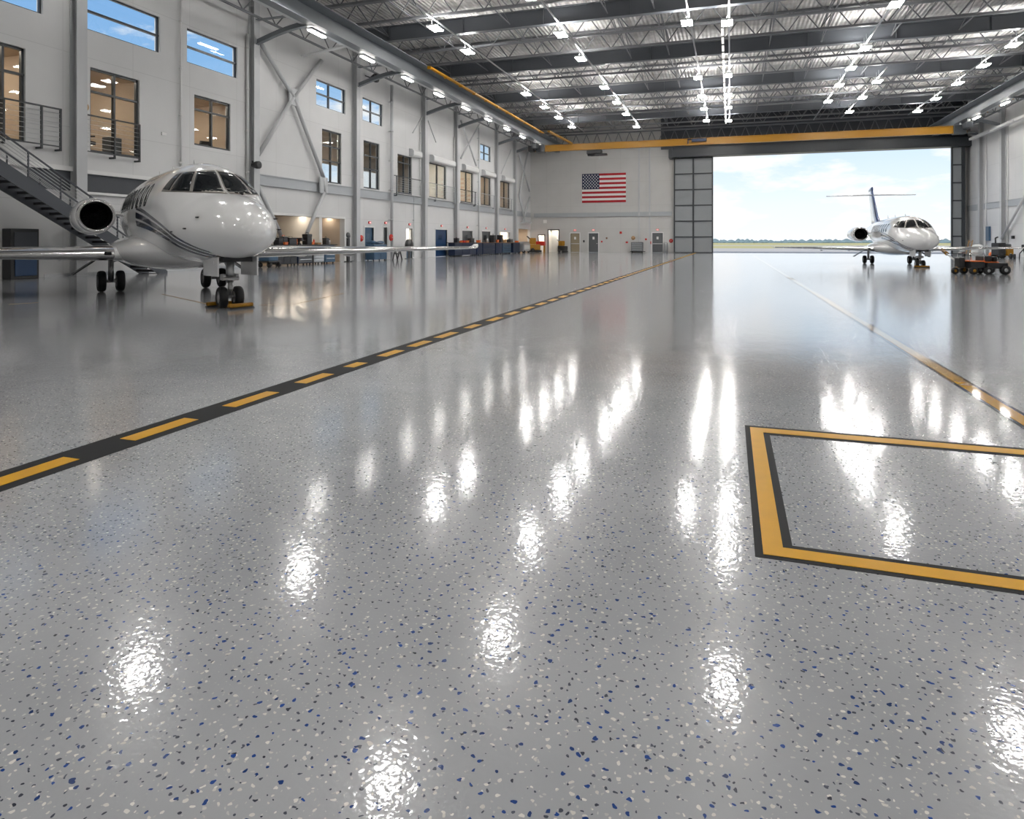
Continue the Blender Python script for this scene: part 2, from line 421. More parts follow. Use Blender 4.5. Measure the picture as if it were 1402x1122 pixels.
# end wall
def ex(px): return on_y(px, HY, YE)[0]
OPEN_X0, OPEN_X1, OPEN_Z = ex(976), ex(1303), 12.3
DOORS_E = [(781, 793.5, 2.6, 'tan_door'), (806, 819, 2.6, 'grey_door'), (893, 907.5, 2.6, 'grey_door')]
BAY_E = [(736.5, 746.5, 2.45), (749.8, 766, 3.15)]
holesE = [(OPEN_X0, OPEN_X1, 0, OPEN_Z)]
for a, b, zt, k in DOORS_E: holesE.append((ex(a), ex(b), 0, zt))
for a, b, zt in BAY_E: holesE.append((ex(a), ex(b), 0, zt))
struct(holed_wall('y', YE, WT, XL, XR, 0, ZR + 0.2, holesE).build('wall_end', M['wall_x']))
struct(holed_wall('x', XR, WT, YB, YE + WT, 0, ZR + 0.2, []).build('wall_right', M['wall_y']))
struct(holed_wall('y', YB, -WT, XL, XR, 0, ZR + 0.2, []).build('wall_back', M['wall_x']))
fl = MB(); NX, NY = 4, 8
fl.box(XL, XR, YB, YE + WT, -0.2, 0); struct(fl.build('floor', M['floor']))
rf = MB().box(XL - .6, XR + .6, YB - .6, YE + .6, ZR, ZR + 0.25); struct(rf.build('ceiling', M['deck']))

# floor lines
def marking(boxes, name, m): 
    mb = MB()
    for b in boxes: mb.box(b[0], b[1], b[2], b[3], 0.0, b[4] if len(b) > 4 else 0.002)
    return struct(mb.build(name, m))
lane = marking([(-4.36, -4.01, 1.0, 87.0)], 'floor_marking', M['black_paint'])
dash = [(1.5, 2.2), (2.6, 3.24), (3.67, 4.27), (4.69, 5.28), (5.70, 6.2), (6.6, 6.9), (7.35, 7.84), (8.16, 8.7), (9.03, 9.67), (10.2, 10.7)]
y = 11.25
while y < 60: dash.append((y, y + 0.62)); y += 1.06
dash.append((60, 87))
for a, b in dash: MB().box(-4.25, -4.105, a, b, 0.0021, 0.004).build('yellow_dash', M['yellow_paint'], lane)
X1 = 3.6
bx = MB()
bx.box(.108, .28, 3.22, 5.5, 0, .002); bx.box(.28, X1, 3.22, 3.39, 0, .002); bx.box(.28, X1, 5.28, 5.5, 0, .002); bx.box(X1, X1 + .17, 3.22, 5.5, 0, .002)
bo = struct(bx.build('floor_marking', M['black_paint']))
by = MB(); by.box(.145, .236, 3.255, 5.45, .0021, .004); by.box(.236, X1 + .06, 3.255, 3.352, .0021, .004); by.box(.236, X1 + .06, 5.33, 5.45, .0021, .004); by.box(X1 + .06, X1 + .13, 3.255, 5.45, .0021, .004)
by.build('yellow_line', M['yellow_paint'], bo)
rl = marking([(2.15, 2.35, 1.0, 87.5)], 'floor_marking', M['black_gloss'])
MB().box(2.19, 2.312, 1.0, 87.5, .0021, .004).build('yellow_line', M['yellow_gloss'], rl)
# thin tow lines under the jet
tl = MB()
for p, q in (((222, 403), (300, 420)), ((354, 418), (404, 416.5)), ((404, 416.5), (470, 402)), ((12, 417), (52, 414.5))):
    a, b = on_floor(*p), on_floor(*q)
    tl.bar((a[0], a[1], .0015), (b[0], b[1], .0015), .05, .002)
struct(tl.build('floor_marking', mat('tow_line', (0.38, 0.22, 0.05), 0.35)))

# ---- columns, girts, posts
def column(name, x, y, z1, inward, w=.48, d=.42, m='column'):
    """wide-flange section, web square to the wall"""
    s = inward; mb = MB()
    mb.box(x, x + s * .03, y - w / 2, y + w / 2, 0, z1); mb.box(x + s * (d - .03), x + s * d, y - w / 2, y + w / 2, 0, z1)
    mb.box(x + s * .03, x + s * (d - .03), y - .025, y + .025, 0, z1)
    mb.box(x - s * .0, x + s * (d + .06), y - w / 2 - .05, y + w / 2 + .05, 0, .03)
    mb.box(x + s * .02, x + s * (d - .02), y - w / 2 + .01, y + w / 2 - .01, z1 - .9, z1 - .87)
    return struct(mb.build(name, M[m]))
COLY = [9.2, 20.7] + [ly(p, XL + .3) for p in (349.5, 489, 582.3, 626, 681, 706)]
for y in COLY: column('column', XL + .004, y, 16.0, 1)
for y in [-2.0]: column('column', XL + .004, y, 16.0, 1)
CRY = [-2, 9, 20, 31.5, 43, 54.5, 66] + [on_x(p, HY, XR - .3)[0] for p in (1371.5, 1341.5)]
for y in CRY: column('column', XR - .004, y, 16.0, -1)
for px in (732, 875, 891): column('column', 0, 0, 1, 1)if False else None
# end wall columns (slim)
for px in (875, 889.5):
    x = ex(px); mb = MB().box(x - .1, x + .1, YE - .14, YE - .004, 0, 15.9); struct(mb.build('trim_1', M['column']))
# girts
def girt_left(y0, y1, m='girt'):
    mb = MB(); mb.box(XL + .004, XL + .09, y0, y1, 4.82, 5.44); mb.box(XL + .004, XL + .14, y0, y1, 5.40, 5.46); mb.box(XL + .004, XL + .14, y0, y1, 4.80, 4.86)
    return struct(mb.build('girt_beam', M[m]))
cs = COLY[2:] + [YE]
for a, b in zip(cs, cs[1:]):
    if b - a > .8: girt_left(a + .24, b - .24)
for a, b in zip(CRY[2:], CRY[3:] + [YE]):
    mb = MB(); mb.box(XR - .09, XR - .004, a + .24, b - .24, 4.9, 5.5); mb.box(XR - .15, XR - .004, a + .24, b - .24, 5.47, 5.53); struct(mb.build('girt_beam', M['girt']))
mb = MB(); mb.box(XL + .5, ex(920), YE - .1, YE - .004, 4.85, 5.35); mb.box(XL + .5, ex(920), YE - .16, YE - .004, 5.32, 5.38); mb.box(XL + .5, ex(920), YE - .16, YE - .004, 4.82, 4.88)
struct(mb.build('girt_beam', M['girt']))
# fascia lip and flat dark strip in place of the recess below the near offices
yA, yB = ly(-40), ly(343)
mb = MB(); mb.box(XL + .004, XL + .2, yA, COLY[1] - .24, 4.42, 4.62); mb.box(XL + .004, XL + .2, COLY[1] + .24, yB, 4.38, 4.55)
struct(mb.build('trim_2', M['white_metal']))
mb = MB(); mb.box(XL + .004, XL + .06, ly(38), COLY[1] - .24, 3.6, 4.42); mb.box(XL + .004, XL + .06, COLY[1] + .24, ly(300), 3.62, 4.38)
struct(mb.build('trim_3', M['dark_panel']))
mb = MB(); mb.box(XL + .004, XL + .16, COLY[1] + .24, yB, 3.5, 3.61); struct(mb.build('trim_4', M['white_metal']))
# base strip
mb = MB(); mb.box(XL + .004, XL + .025, ly(60), WORK[0], 0, .12); struct(mb.build('baseboard_left', M['galv']))

# ---- windows
def window(n, axis_y0, axis_y1, z0, z1, vm, hm, fw=.09, blue=False):
    """vm / hm: fractions at which mullions stand"""
    mb = MB(); X0, X1 = XL - .22, XL - .1
    mb.box(X0, X1, axis_y0, axis_y0 + fw, z0, z1); mb.box(X0, X1, axis_y1 - fw, axis_y1, z0, z1)
    mb.box(X0, X1, axis_y0, axis_y1, z0, z0 + fw); mb.box(X0, X1, axis_y0, axis_y1, z1 - fw, z1)
    for v in vm: c = axis_y0 + v * (axis_y1 - axis_y0); mb.box(X0, X1 + .02, c - .045, c + .045, z0, z1)
    for h in hm: c = z0 + h * (z1 - z0); mb.box(X0, X1 + .03, axis_y0, axis_y1, c - .045, c + .045)
    w = struct(mb.build('window_%d' % n, M['darkframe']))
    MB().box(XL - .175, XL - .165, axis_y0 + .02, axis_y1 - .02, z0 + .02, z1 - .02).build('glass_pane', M['glass'], w)
wn = 1
for i, (a, b) in enumerate(CLER):
    window(wn, ly(a), ly(b), 10.68, 12.45, [] if i < 3 else [.45], [.48], .06); wn += 1
for i, (a, b, z0, z1, k) in enumerate(MIDW):
    window(wn, ly(a), ly(b), z0, z1, [.5], [.72] if i < 3 else ([.7, .42] if i < 5 else ([.8] if i == 5 else [])), .1); wn += 1

# ---- rooms behind the glazing
def room(x0, x1, y0, y1, z0, z1, mw, mc, mf, back=None):
    """open towards +x; slabs .1 thick"""
    t = .1
    struct(holed_wall('x', x0, -t, y0, y1, z0, z1, [back] if back else []).build('wall_room_back', mw))
    struct(MB().box(x0, x1, y0 - t, y0, z0, z1).build('wall_room_side', mw)); struct(MB().box(x0, x1, y1, y1 + t, z0, z1).build('wall_room_side', mw))
    struct(MB().box(x0, x1, y0, y1, z1, z1 + t).build('ceiling_room', mc)); struct(MB().box(x0, x1, y0, y1, z0 - t, z0).build('floor_room', mf))
RX1 = XL - WT - .01
def room_lamp(x, y, z, lx=.35, ly_=1.3, m='lamp_room', lab='warm lit ceiling panel in an upper office'):
    mb = MB().box(x - lx / 2, x + lx / 2, y - ly_ / 2, y + ly_ / 2, z - .06, z - .004)
    return tag(mb.build('downlight_panel', M[m]), lab, 'light', 'lit panels inside the wall rooms')
spec = {'office': ('tan', 'room_ceiling', 'room_floor'), 'light': ('tan', 'room_ceiling', 'room_floor'), 'white': ('white_room', 'white_room', 'room_floor'), 'dim': ('tan', 'room_ceiling', 'room_floor')}
for i, (a, b, z0, z1, k) in enumerate(MIDW):
    y0, y1 = ly(a) - 1.0, ly(b) + 1.6
    if i in (4, 5): continue
    if i == 3: y1 = 54.3
    if i == 6: y0 = 54.6
    mw, mc, mf = [M[q] for q in spec[k]]
    dep = 2.2 if k == 'light' else 6.0
    back = None
    if k == 'light': back = (y0 + .3, y1 - .3, 5.7, 7.35)
    room(RX1 - dep, RX1, y0, y1, 5.2, 9.5, mw, mc, mf, back)
    if back:
        struct(MB().box(RX1 - dep - .06, RX1 - dep - .05, *back).build('window_%d' % wn, M['glass'])); wn += 1
    for q in (1.2, 3.9):
        if q > dep: continue
        room_lamp(RX1 - q, (ly(a) + ly(b)) / 2 + (.3 if q > 2 else -.4), 9.5, .32, 1.5, 'lamp_white_room' if k == 'white' else 'lamp_room')
# ground-floor workshop recess and other openings
room(XL - WT - 5, RX1, WORK[0] - .2, WORK[1] + .15, 0.0, 3.25, M['tan'], M['room_ceiling'], M['room_floor'])
wy = ly(439.5)
struct(MB().box(XL - WT - 5, XL - .02, wy - .16, wy + .16, 0, 3.2).build('wall_partition', M['white_room']))
mb = MB(); mb.box(XL + .004, XL + .05, WORK[0], WORK[1] + .12, 3.09, 3.24); mb.box(XL + .004, XL + .05, WORK[1], WORK[1] + .13, 0, 3.09)
struct(mb.build('trim_5', M['white_metal']))
for k, (px, dx) in enumerate(((381, 1.0), (410, 1.0), (452, 1.0))):
    room_lamp(XL - WT - dx, ly(px, XL - 1.3), 3.25, .3, 1.5, 'lamp_shop', 'warm strip light on the ceiling of the ground floor workshop')
# inner workshop door
yw = ly(452.5, XL - 5.2)
dw = struct(MB().box(XL - WT - 4.99, XL - WT - 4.93, yw - .5, yw + .5, 0, 2.2).build('door_1', M['dark_panel']))
MB().box(XL - WT - 4.93, XL - WT - 4.88, yw + .35, yw + .42, 1.0, 1.1).build('door_handle', M['steel'], dw)

# ---- personnel doors of the long wall
dn = 2
def door_leaf(n, X, y0, y1, zt, m, vision=True, kick=False):
    fr = MB(); fr.box(XL - .1, XL + .03, y0 - .1, y0, 0, zt + .1); fr.box(XL - .1, XL + .03, y1, y1 + .1, 0, zt + .1); fr.box(XL - .1, XL + .03, y0, y1, zt, zt + .1)
    struct(fr.build('door_frame', M['white_metal']))
    d = struct(MB().box(XL - .16, XL - .1, y0 + .01, y1 - .01, .01, zt - .01).build('door_%d' % n, M[m]))
    if vision: MB().box(XL - .1, XL - .09, y0 + .3 * (y1 - y0), y0 + .62 * (y1 - y0), zt - 1.0, zt - .45).build('vision_panel', M['glass'], d)
    MB().box(XL - .1, XL - .03, y0 + .1, y0 + .16, .95, 1.15).build('door_handle', M['steel'], d)
    return d
def exit_sign(x, y, z, lab, axis='x'):
    mb = MB()
    if axis == 'x': mb.bbox(x, x + .08, y - .16, y + .16, z, z + .18, .02)
    else: mb.bbox(x - .18, x + .18, y - .08, y, z, z + .22, .02)
    o = tag(mb.build('exit_sign', M['red']), lab, 'sign')
    mb = MB()
    if axis == 'x': mb.box(x + .08, x + .086, y - .12, y + .12, z + .03, z + .15)
    else: mb.box(x - .14, x + .14, y - .086, y - .08, z + .03, z + .19)
    mb.build('lit_face', M['exit'], o)
    return o
dl = ['grey blue door beside the light blue cabinet', 'narrow grey door beside the red alarm bell', 'bright doorway by the small trestle', 'dark blue door near the wing tip', 'grey door behind the long navy bench',
      'grey door behind the navy drawer cabinet', 'doorway with warm light behind the benches']
for i, (a, b, zt, k) in enumerate(DOORS_L):
    y0, y1 = ly(a), ly(b)
    if k.startswith('open'):
        room(RX1 - 3, RX1, y0 - .6, y1 + 1.2, 0, 3.0, M['white_room' if k == 'open_white' else 'tan'], M['white_room'], M['room_floor'])
        room_lamp(RX1 - .8, y1, 3.0, .5, 1.2, 'lamp_white_room', 'bright ceiling lamp behind an open ground floor doorway')
        fr = MB(); fr.box(XL - .1, XL + .03, y0 - .1, y0, 0, zt + .1); fr.box(XL - .1, XL + .03, y1, y1 + .1, 0, zt + .1); fr.box(XL - .1, XL + .03, y0, y1, zt, zt + .1)
        struct(fr.build('door_frame', M['white_metal']))
        struct(MB().box(XL - .16, XL - .12, y0, y1, 0, .95).build('door_%d' % dn, M['steel_blue' if k == 'open_white' else 'navy_cab']))
    else: door_leaf(dn, XL, y0, y1, zt, k)
    dn += 1
    exit_sign(XL + .01, (y0 + y1) / 2, zt + .28, 'small red lit sign over the ' + dl[i])
room(RX1 - 4, RX1, CORNER_OPEN[0] - .3, CORNER_OPEN[1] + .2, 0, 3.4, M['tan'], M['room_ceiling'], M['room_floor'])
room_lamp(RX1 - 1.2, sum(CORNER_OPEN[:2]) / 2, 3.4, .5, 1.6, 'lamp_room', 'warm lamp in the corner store room')
# end wall doors
for i, (a, b, zt, k) in enumerate(DOORS_E):
    x0, x1 = ex(a), ex(b)
    fr = MB(); fr.box(x0 - .1, x0, YE - .03, YE + .1, 0, zt + .1); fr.box(x1, x1 + .1, YE - .03, YE + .1, 0, zt + .1); fr.box(x0, x1, YE - .03, YE + .1, zt, zt + .1)
    struct(fr.build('door_frame', M['white_metal']))
    d = struct(MB().box(x0 + .01, x1 - .01, YE + .08, YE + .14, .01, zt - .01).build('door_%d' % dn, M[k])); dn += 1
    xm = (x0 + x1) / 2
    MB().bbox(xm - .13, xm + .13, YE + .06, YE + .08, zt - .85, zt - .5, .05).build('vision_panel', M['lamp_white_room'] if False else M['flag_white'], d)
    if i != 1: MB().box(x0 + .06, x1 - .06, YE + .03, YE + .08, 1.12, 1.22).build('push_bar', M['steel'], d)
    else: MB().box(x1 - .25, x1 - .1, YE + .03, YE + .08, 1.15, 1.22).build('door_handle', M['steel'], d)
    exit_sign(xm, YE - .005, zt + .3, 'red lit sign over the ' + ['tan door of the flag wall', 'dark middle door of the flag wall', 'grey door beside the sliding hangar leaf'][i], 'y')
# end wall bays with dark frames
for i, (a, b, zt) in enumerate(BAY_E):
    x0, x1 = ex(a), ex(b)
    struct(MB().box(x0 - .3, x1 + .3, YE + 2.2, YE + 2.3, 0, 4).build('wall_room_back', M['white_room' if i == 0 else 'wall_x']))
    struct(MB().box(x0 - .3, x1 + .3, YE + WT, YE + 2.2, zt + .3, zt + .4).build('ceiling_room', M['white_room']))
    struct(MB().box(x0 - .3, x0 - .2, YE + WT, YE + 2.2, 0, zt + .3).build('wall_room_side', M['white_room']))
    struct(MB().box(x1 + .2, x1 + .3, YE + WT, YE + 2.2, 0, zt + .3).build('wall_room_side', M['white_room']))
    struct(MB().box(x0 - .3, x1 + .3, YE + WT, YE + 2.3, -.1, 0).build('floor_room', M['floor']))
    fr = MB(); fr.box(x0, x0 + .12, YE - .04, YE + .1, 0, zt); fr.box(x1 - .14, x1, YE - .04, YE + .1, 0, zt); fr.box(x0, x1, YE - .04, YE + .1, zt - .14, zt)
    struct(fr.build('door_frame', M['darkframe']))
    room_lamp((x0 + x1) / 2, YE + 1.2, zt + .3, 1.0, .3, 'lamp_white_room', 'lamp behind a dark framed bay of the flag wall')

# ---- sliding hangar door leaves and header
def hangar_leaf(n, x0, x1, y, cols, rows, ztop):
    fr = MB(); w = .16
    for i in range(cols + 1):
        c = x0 + (x1 - x0) * i / cols; ww = w if i in (0, cols) else .1
        fr.box(max(x0, c - ww), min(x1, c + ww), y - .12, y + .12, .02, ztop)
    for j in range(rows + 1):
        c = .02 + (ztop - .02) * j / rows; fr.box(x0, x1, y - .11, y + .11, max(.02, c - .08), min(ztop, c + .08))
    d = struct(fr.build('door_%d' % n, M['darkframe']))
    for i in range(cols):
        for j in range(rows):
            MB().box(x0 + (x1 - x0) * i / cols + .05, x0 + (x1 - x0) * (i + 1) / cols - .05, y - .02, y + .02, .02 + (ztop - .02) * j / rows + .05, .02 + (ztop - .02) * (j + 1) / rows - .05).build('door_panel', M['grey_panel'], d)
    return d
LX0, LX1 = ex(923), ex(976)
dA = hangar_leaf(dn, LX0, LX1 + .05, YE - .5, 2, 6, 12.2); dn += 1
RXA = on_y(1302, HY, YE - 1.2)[0]; RXB = on_y(1318.5, HY, YE - 1.2)[0]
hangar_leaf(dn, RXA, RXB, YE - 1.2, 1, 6, 12.2); dn += 1
struct(MB().box(RXB - .02, RXB + .2, YE - 1.25, YE - .02, 0, 12.2).build('door_frame', M['darkframe']))
hd = MB(); hd.box(ex(920), XR - .02, YE - 1.5, YE - .02, 12.26, 12.6); hd.box(ex(920), XR - .02, YE - 1.5, YE - 1.3, 12.6, 13.3); hd.box(ex(920), XR - .02, YE - .3, YE - .02, 12.6, 13.6)
hd.box(ex(920) - .3, ex(920) + .2, YE - 1.6, YE - .02, 12.2, 13.5)
struct(hd.build('header_beam', M['darkframe']))

# ---- roof steel
BEAMS = [9.2, 20.7, 32.0, 42.6, 53.6, 65.2, 79.0]
bm0 = MB(); bm0.box(XL + .02, XR - .02, -.22, .22, 0, .04); bm0.box(XL + .02, XR - .02, -.22, .22, 1.06, 1.1); bm0.box(XL + .02, XR - .02, -.03, .03, .04, 1.06)
for k in range(9): x = XL + 3 + k * 5.8; bm0.box(x - .01, x + .01, -.2, .2, .04, 1.06)
beam0 = struct(bm0.build('roof_beam', M['beam'], recenter=False)); beam0.location = (0, BEAMS[0], 16.0)
for y in BEAMS[1:] + [-2.0]:
    c = beam0.copy(); COL.objects.link(c); c.location = (0, y, 16.0)
jm = MB(); zb, zt = 16.12, 17.62
for dz in (zb, zt - .1): 
    jm.box(XL + .05, XR - .05, -.10, -.015, dz, dz + .15); jm.box(XL + .05, XR - .05, .015, .10, dz, dz + .15)
jm.box(XL + .05, XR - .05, -.1, .1, zb - .015, zb)
n = 25; step = (XR - XL - .6) / n
for k in range(n):
    x = XL + .3 + k * step
    jm.tube((x, 0, zt - .05), (x + step / 2, 0, zb + .05), .045, 5, caps=False); jm.tube((x + step / 2, 0, zb + .05), (x + step, 0, zt - .05), .045, 5, caps=False)
j0 = None; jy = []
full = BEAMS + [YE]
for a, b in zip([-2.0] + BEAMS, full):
    m_ = max(1, round((b - a) / 3.6))
    jy += [a + (b - a) * k / m_ for k in range(1, m_)]
jy.append(86.6)
for y in jy:
    if j0 is None: j0 = struct(jm.build('roof_joist', M['joist'], recenter=False)); j0.location = (0, y, 0)
    else: c = j0.copy(); COL.objects.link(c); c.location = (0, y, 0)
# bridging frames between joists, running down the hall
allY = sorted(jy + BEAMS)
b0 = None
for X in (-23.5, -20.0, -14.3, -7.6, -4.6, 2.8, 6.4, 11.0, 15.2, 21.4):
    if b0 is None:
        mb = MB()
        mb.bar((0, 2, 16.3), (0, 86.6, 16.3), .07, .07); mb.bar((0, 2, 17.4), (0, 86.6, 17.4), .07, .07)
        for a, b in zip(allY, allY[1:]):
            if a < 2: continue
            mb.tube((0, a, 16.3), (0, b, 17.4), .028, 4, caps=False); mb.tube((0, a, 17.4), (0, b, 16.3), .028, 4, caps=False)
        b0 = struct(mb.build('bridging_beam', M['joist'], recenter=False)); b0.location = (X, 0, 0)
    else: c = b0.copy(); COL.objects.link(c); c.location = (X, 0, 0)
# eave truss along the long wall: bottom chord, top chord, diagonals
for X, name in ((XL + .75, 'eave_beam'), (XR - .75, 'eave_beam')):
    mb = MB(); mb.bar((X, 2, 14.35), (X, 87, 14.35), .1, .12); mb.bar((X, 2, 15.85), (X, 87, 15.85), .1, .12)
    y = 2.0
    while y < 85.5:
        mb.tube((X, y, 14.35), (X, y + 1.4, 15.85), .04, 5, caps=False); mb.tube((X, y + 1.4, 15.85), (X, y + 2.8, 14.35), .04, 5, caps=False); y += 2.8
    struct(mb.build(name, M['joist']))
# end truss, and a dark panel added to darken the roof zone over the doorway
mb = MB(); yt = YE - .9
for z in (14.0, 15.9): mb.bar((XL + .1, yt, z), (XR - .1, yt, z), .16, .18)
for k in range(36):
    x = XL + .2 + k * 1.44; mb.tube((x, yt, 14.0), (x + .72, yt, 15.9), .05, 5, caps=False); mb.tube((x + .72, yt, 15.9), (x + 1.44, yt, 14.0), .05, 5, caps=False)
struct(mb.build('end_truss_beam', M['beam']))
struct(MB().box(ex(905), XR - .02, YE - .12, YE - .01, 13.5, ZR - .01).build('dark_backing', M['dark_panel']))
# crane runway girders with their brackets
for sx, X, ys in ((-1, -22.3, COLY + [-2.0]), (1, 22.3, CRY)):
    g = MB(); g.box(X - .3, X + .3, -6, 87, 13.62, 13.67); g.box(X - .3, X + .3, -6, 87, 14.55, 14.6); g.box(X - .03, X + .03, -6, 87, 13.67, 14.55)
    g.box(X - sx * .85, X - sx * .3, -6, 87, 14.55, 14.6)
    struct(g.build('runway_beam', M['runway']))
    xw = XL + .43 if sx < 0 else XR - .43
    for y in ys:
        b = MB()
        # arched haunch from the column face to the girder
        pts = []
        for t in range(9):
            u = t / 8; pts.append((xw + (X - sx * -0.0 - xw) * u, 12.9 + .72 * math.sin(u * PI / 2)))
        poly = pts + [(p[0], p[1] + .3) for p in pts[::-1]]
        b.prism(poly, lambda p: (p[0], y - .03, p[1]), lambda p: (p[0], y + .03, p[1]))
        for p, q in zip(pts, pts[1:]): b.bar((p[0], y, p[1]), (q[0], y, q[1]), .26, .03)
        b.bar((xw, y, 14.32), (X, y, 14.32), .26, .04)
        struct(b.build('bracket_beam', M['runway']))
    # flat cable tray hung beside the girder
    t = MB(); tx = X + sx * .5; t.box(tx - .17, tx + .17, 2, 86, 13.68, 13.71); t.box(tx - .17, tx - .15, 2, 86, 13.71, 13.83); t.box(tx + .15, tx + .17, 2, 86, 13.71, 13.83)
    struct(t.build('cable_tray_trim', M['galv']))

# ---- wall bracing
def tubes(segs, r=.11, m='column', gus=(), o=.3):
    mb = MB()
    for p, q in segs:
        a, b = on_x(*p, XL + o), on_x(*q, XL + o)
        mb.tube((XL + o, *a), (XL + o, *b), r, 10)
    for p in gus:
        a = on_x(*p, XL + .3); mb.bbox(XL + .25, XL + .36, a[0] - .45, a[0] + .45, a[1] - .55, a[1] + .55, .1)
    return struct(mb.build('brace_beam', M[m]))
tubes([((352.5, 52), (402, 133)), ((402, 133), (443, 243)), ((440, 83), (402, 133)), ((402, 133), (352.5, 214)), ((444, 263), (416, 329)), ((353, 254), (388, 329)), ((443, 243), (444, 263))], .13, 'column', [(402, 133), (443, 254)])
tubes([((631, 165), (652, 227)), ((662, 160), (631, 217))], .09, o=.46)
tubes([((586, 165), (597, 195)), ((578, 160), (565, 182)), ((700, 205), (686, 238))], .05)
mb = MB()
for p, q in (((711, 212), (725, 262)), ((723, 206), (711, 268)), ((711, 268), (719, 305)), ((725, 270), (716, 305)), ((713, 305), (727, 305))):
    a, b = on_x(*p, XL + .4), on_x(*q, XL + .4)
    mb.tube((XL + .4, min(a[0], 87.7), a[1]), (XL + .4, min(b[0], 87.7), b[1]), .12, 8)
struct(mb.build('brace_beam', M['column']))
mb = MB()
for p, q in (((1406, 264), (1371, 327)), ((1406, 272), (1440, 330))):
    a, b = on_x(*p, XR - .35), on_x(*q, XR - .35)
    mb.tube((XR - .35, *a), (XR - .35, *b), .12, 8)
struct(mb.build('brace_beam', M['column']))

# ---- outside
def slab(name, x0, x1, y0, y1, z, m): return struct(MB().box(x0, x1, y0, y1, z - .3, z).build(name, M[m]))
slab('ground_apron', -150, 260, YE + WT + .01, 150, -.01, 'concrete')
slab('ground_grass', -500, 1500, 150.01, 240, -.02, 'grass')
slab('ground_taxiway', -500, 1500, 240.01, 275, -.02, 'concrete')
slab('ground_field', -1200, 3000, 275.01, 1300, -.03, 'grass')
tr = MB()
for layer, (Y, hh) in enumerate(((760, 3.4), (820, 4.6))):
    x = -300
    while x < 900:
        w = random.uniform(6, 13); h = hh * random.uniform(.55, 1.15)
        rings = []
        for k in range(5):
            u = k / 4; rr = math.cos(u * 1.45) * (1 if k else .9)
            rings.append([(x + w * .6 * rr * math.cos(t * PI / 4) * random.uniform(.85, 1.1), Y + 8 * rr * math.sin(t * PI / 4), -.3 + h * u) for t in range(8)])
        tr.loft(rings, smooth=False); x += w * .55
o = tag(tr.build('treeline', M['tree']), 'distant band of green trees along the horizon beyond the airfield', 'trees'); o['kind'] = 'stuff'
# ================================================================== THE TWO BUSINESS JETS
# local frame: x forward, y to the jet's own port side, z up; origin on the floor under the nose wheels, nose tip at x = 1.5
ST_D = [0, .05, .2, .45, .8, 1.3, 1.9, 2.5, 3.1, 3.8, 5.0, 6.5, 8.2, 9.6, 11.0, 12.5, 14.2, 15.6]
ST_T = [1.62, 1.80, 1.98, 2.15, 2.30, 2.44, 2.60, 3.02, 3.28, 3.385, 3.42, 3.42, 3.40, 3.36, 3.3, 3.2, 3.05, 2.9]
ST_B = [1.60, 1.46, 1.32, 1.21, 1.12, 1.04, .98, .95, .94, .94, .94, .96, 1.0, 1.12, 1.35, 1.75, 2.25, 2.62]
ST_W = [0.01, .20, .40, .60, .78, .96, 1.08, 1.14, 1.18, 1.20, 1.20, 1.19, 1.10, 1.0, .86, .64, .36, .14]
def interp(xs, ys, x):
    """monotone cubic"""
    n = len(xs)
    if x <= xs[0]: return ys[0]
    if x >= xs[-1]: return ys[-1]
    k = max(i for i in range(n - 1) if xs[i] <= x)
    h = [xs[i + 1] - xs[i] for i in range(n - 1)]; dl = [(ys[i + 1] - ys[i]) / h[i] for i in range(n - 1)]
    def m(i):
        if i == 0: return dl[0]
        if i == n - 1: return dl[-1]
        if dl[i - 1] * dl[i] <= 0: return 0
        w1, w2 = 2 * h[i] + h[i - 1], h[i] + 2 * h[i - 1]
        return (w1 + w2) / (w1 / dl[i - 1] + w2 / dl[i])
    t = (x - xs[k]) / h[k]; a, b = m(k) * h[k], m(k + 1) * h[k]
    return ys[k] * (2 * t**3 - 3 * t**2 + 1) + a * (t**3 - 2 * t**2 + t) + ys[k + 1] * (-2 * t**3 + 3 * t**2) + b * (t**3 - t**2)
def sect(d):
    s = math.sqrt(max(d, 0)); S = SQ
    return interp(S, ST_T, s), interp(S, ST_B, s), interp(S, ST_W, s)
SQ = [math.sqrt(d) for d in ST_D]
def half_y(d, z):
    t, b, w = sect(d); zm = b + (t - b) * .47
    u = (z - zm) / (t - zm) if z > zm else (zm - z) / (zm - b)
    return w * math.sqrt(max(0, 1 - u * u)) if abs(u) < 1 else 0
def skin(d, phi):
    t, b, w = sect(d); zm = b + (t - b) * .47
    c, s = math.cos(phi), math.sin(phi)
    return (1.5 - d, w * s, zm + (t - zm if c > 0 else zm - b) * c)
def ray_skin(alpha, z, d0=3.6):
    """horizontal ray from the axis at d0, alpha off straight ahead (towards +y): the point where it leaves the skin at height z"""
    lo, hi = 0.0, 4.5
    for _ in range(40):
        r = (lo + hi) / 2; d = d0 - r * math.cos(alpha); y = abs(r * math.sin(alpha))
        if d > 0 and y <= half_y(d, z) and sect(d)[0] > z: lo = r
        else: hi = r
    return lo
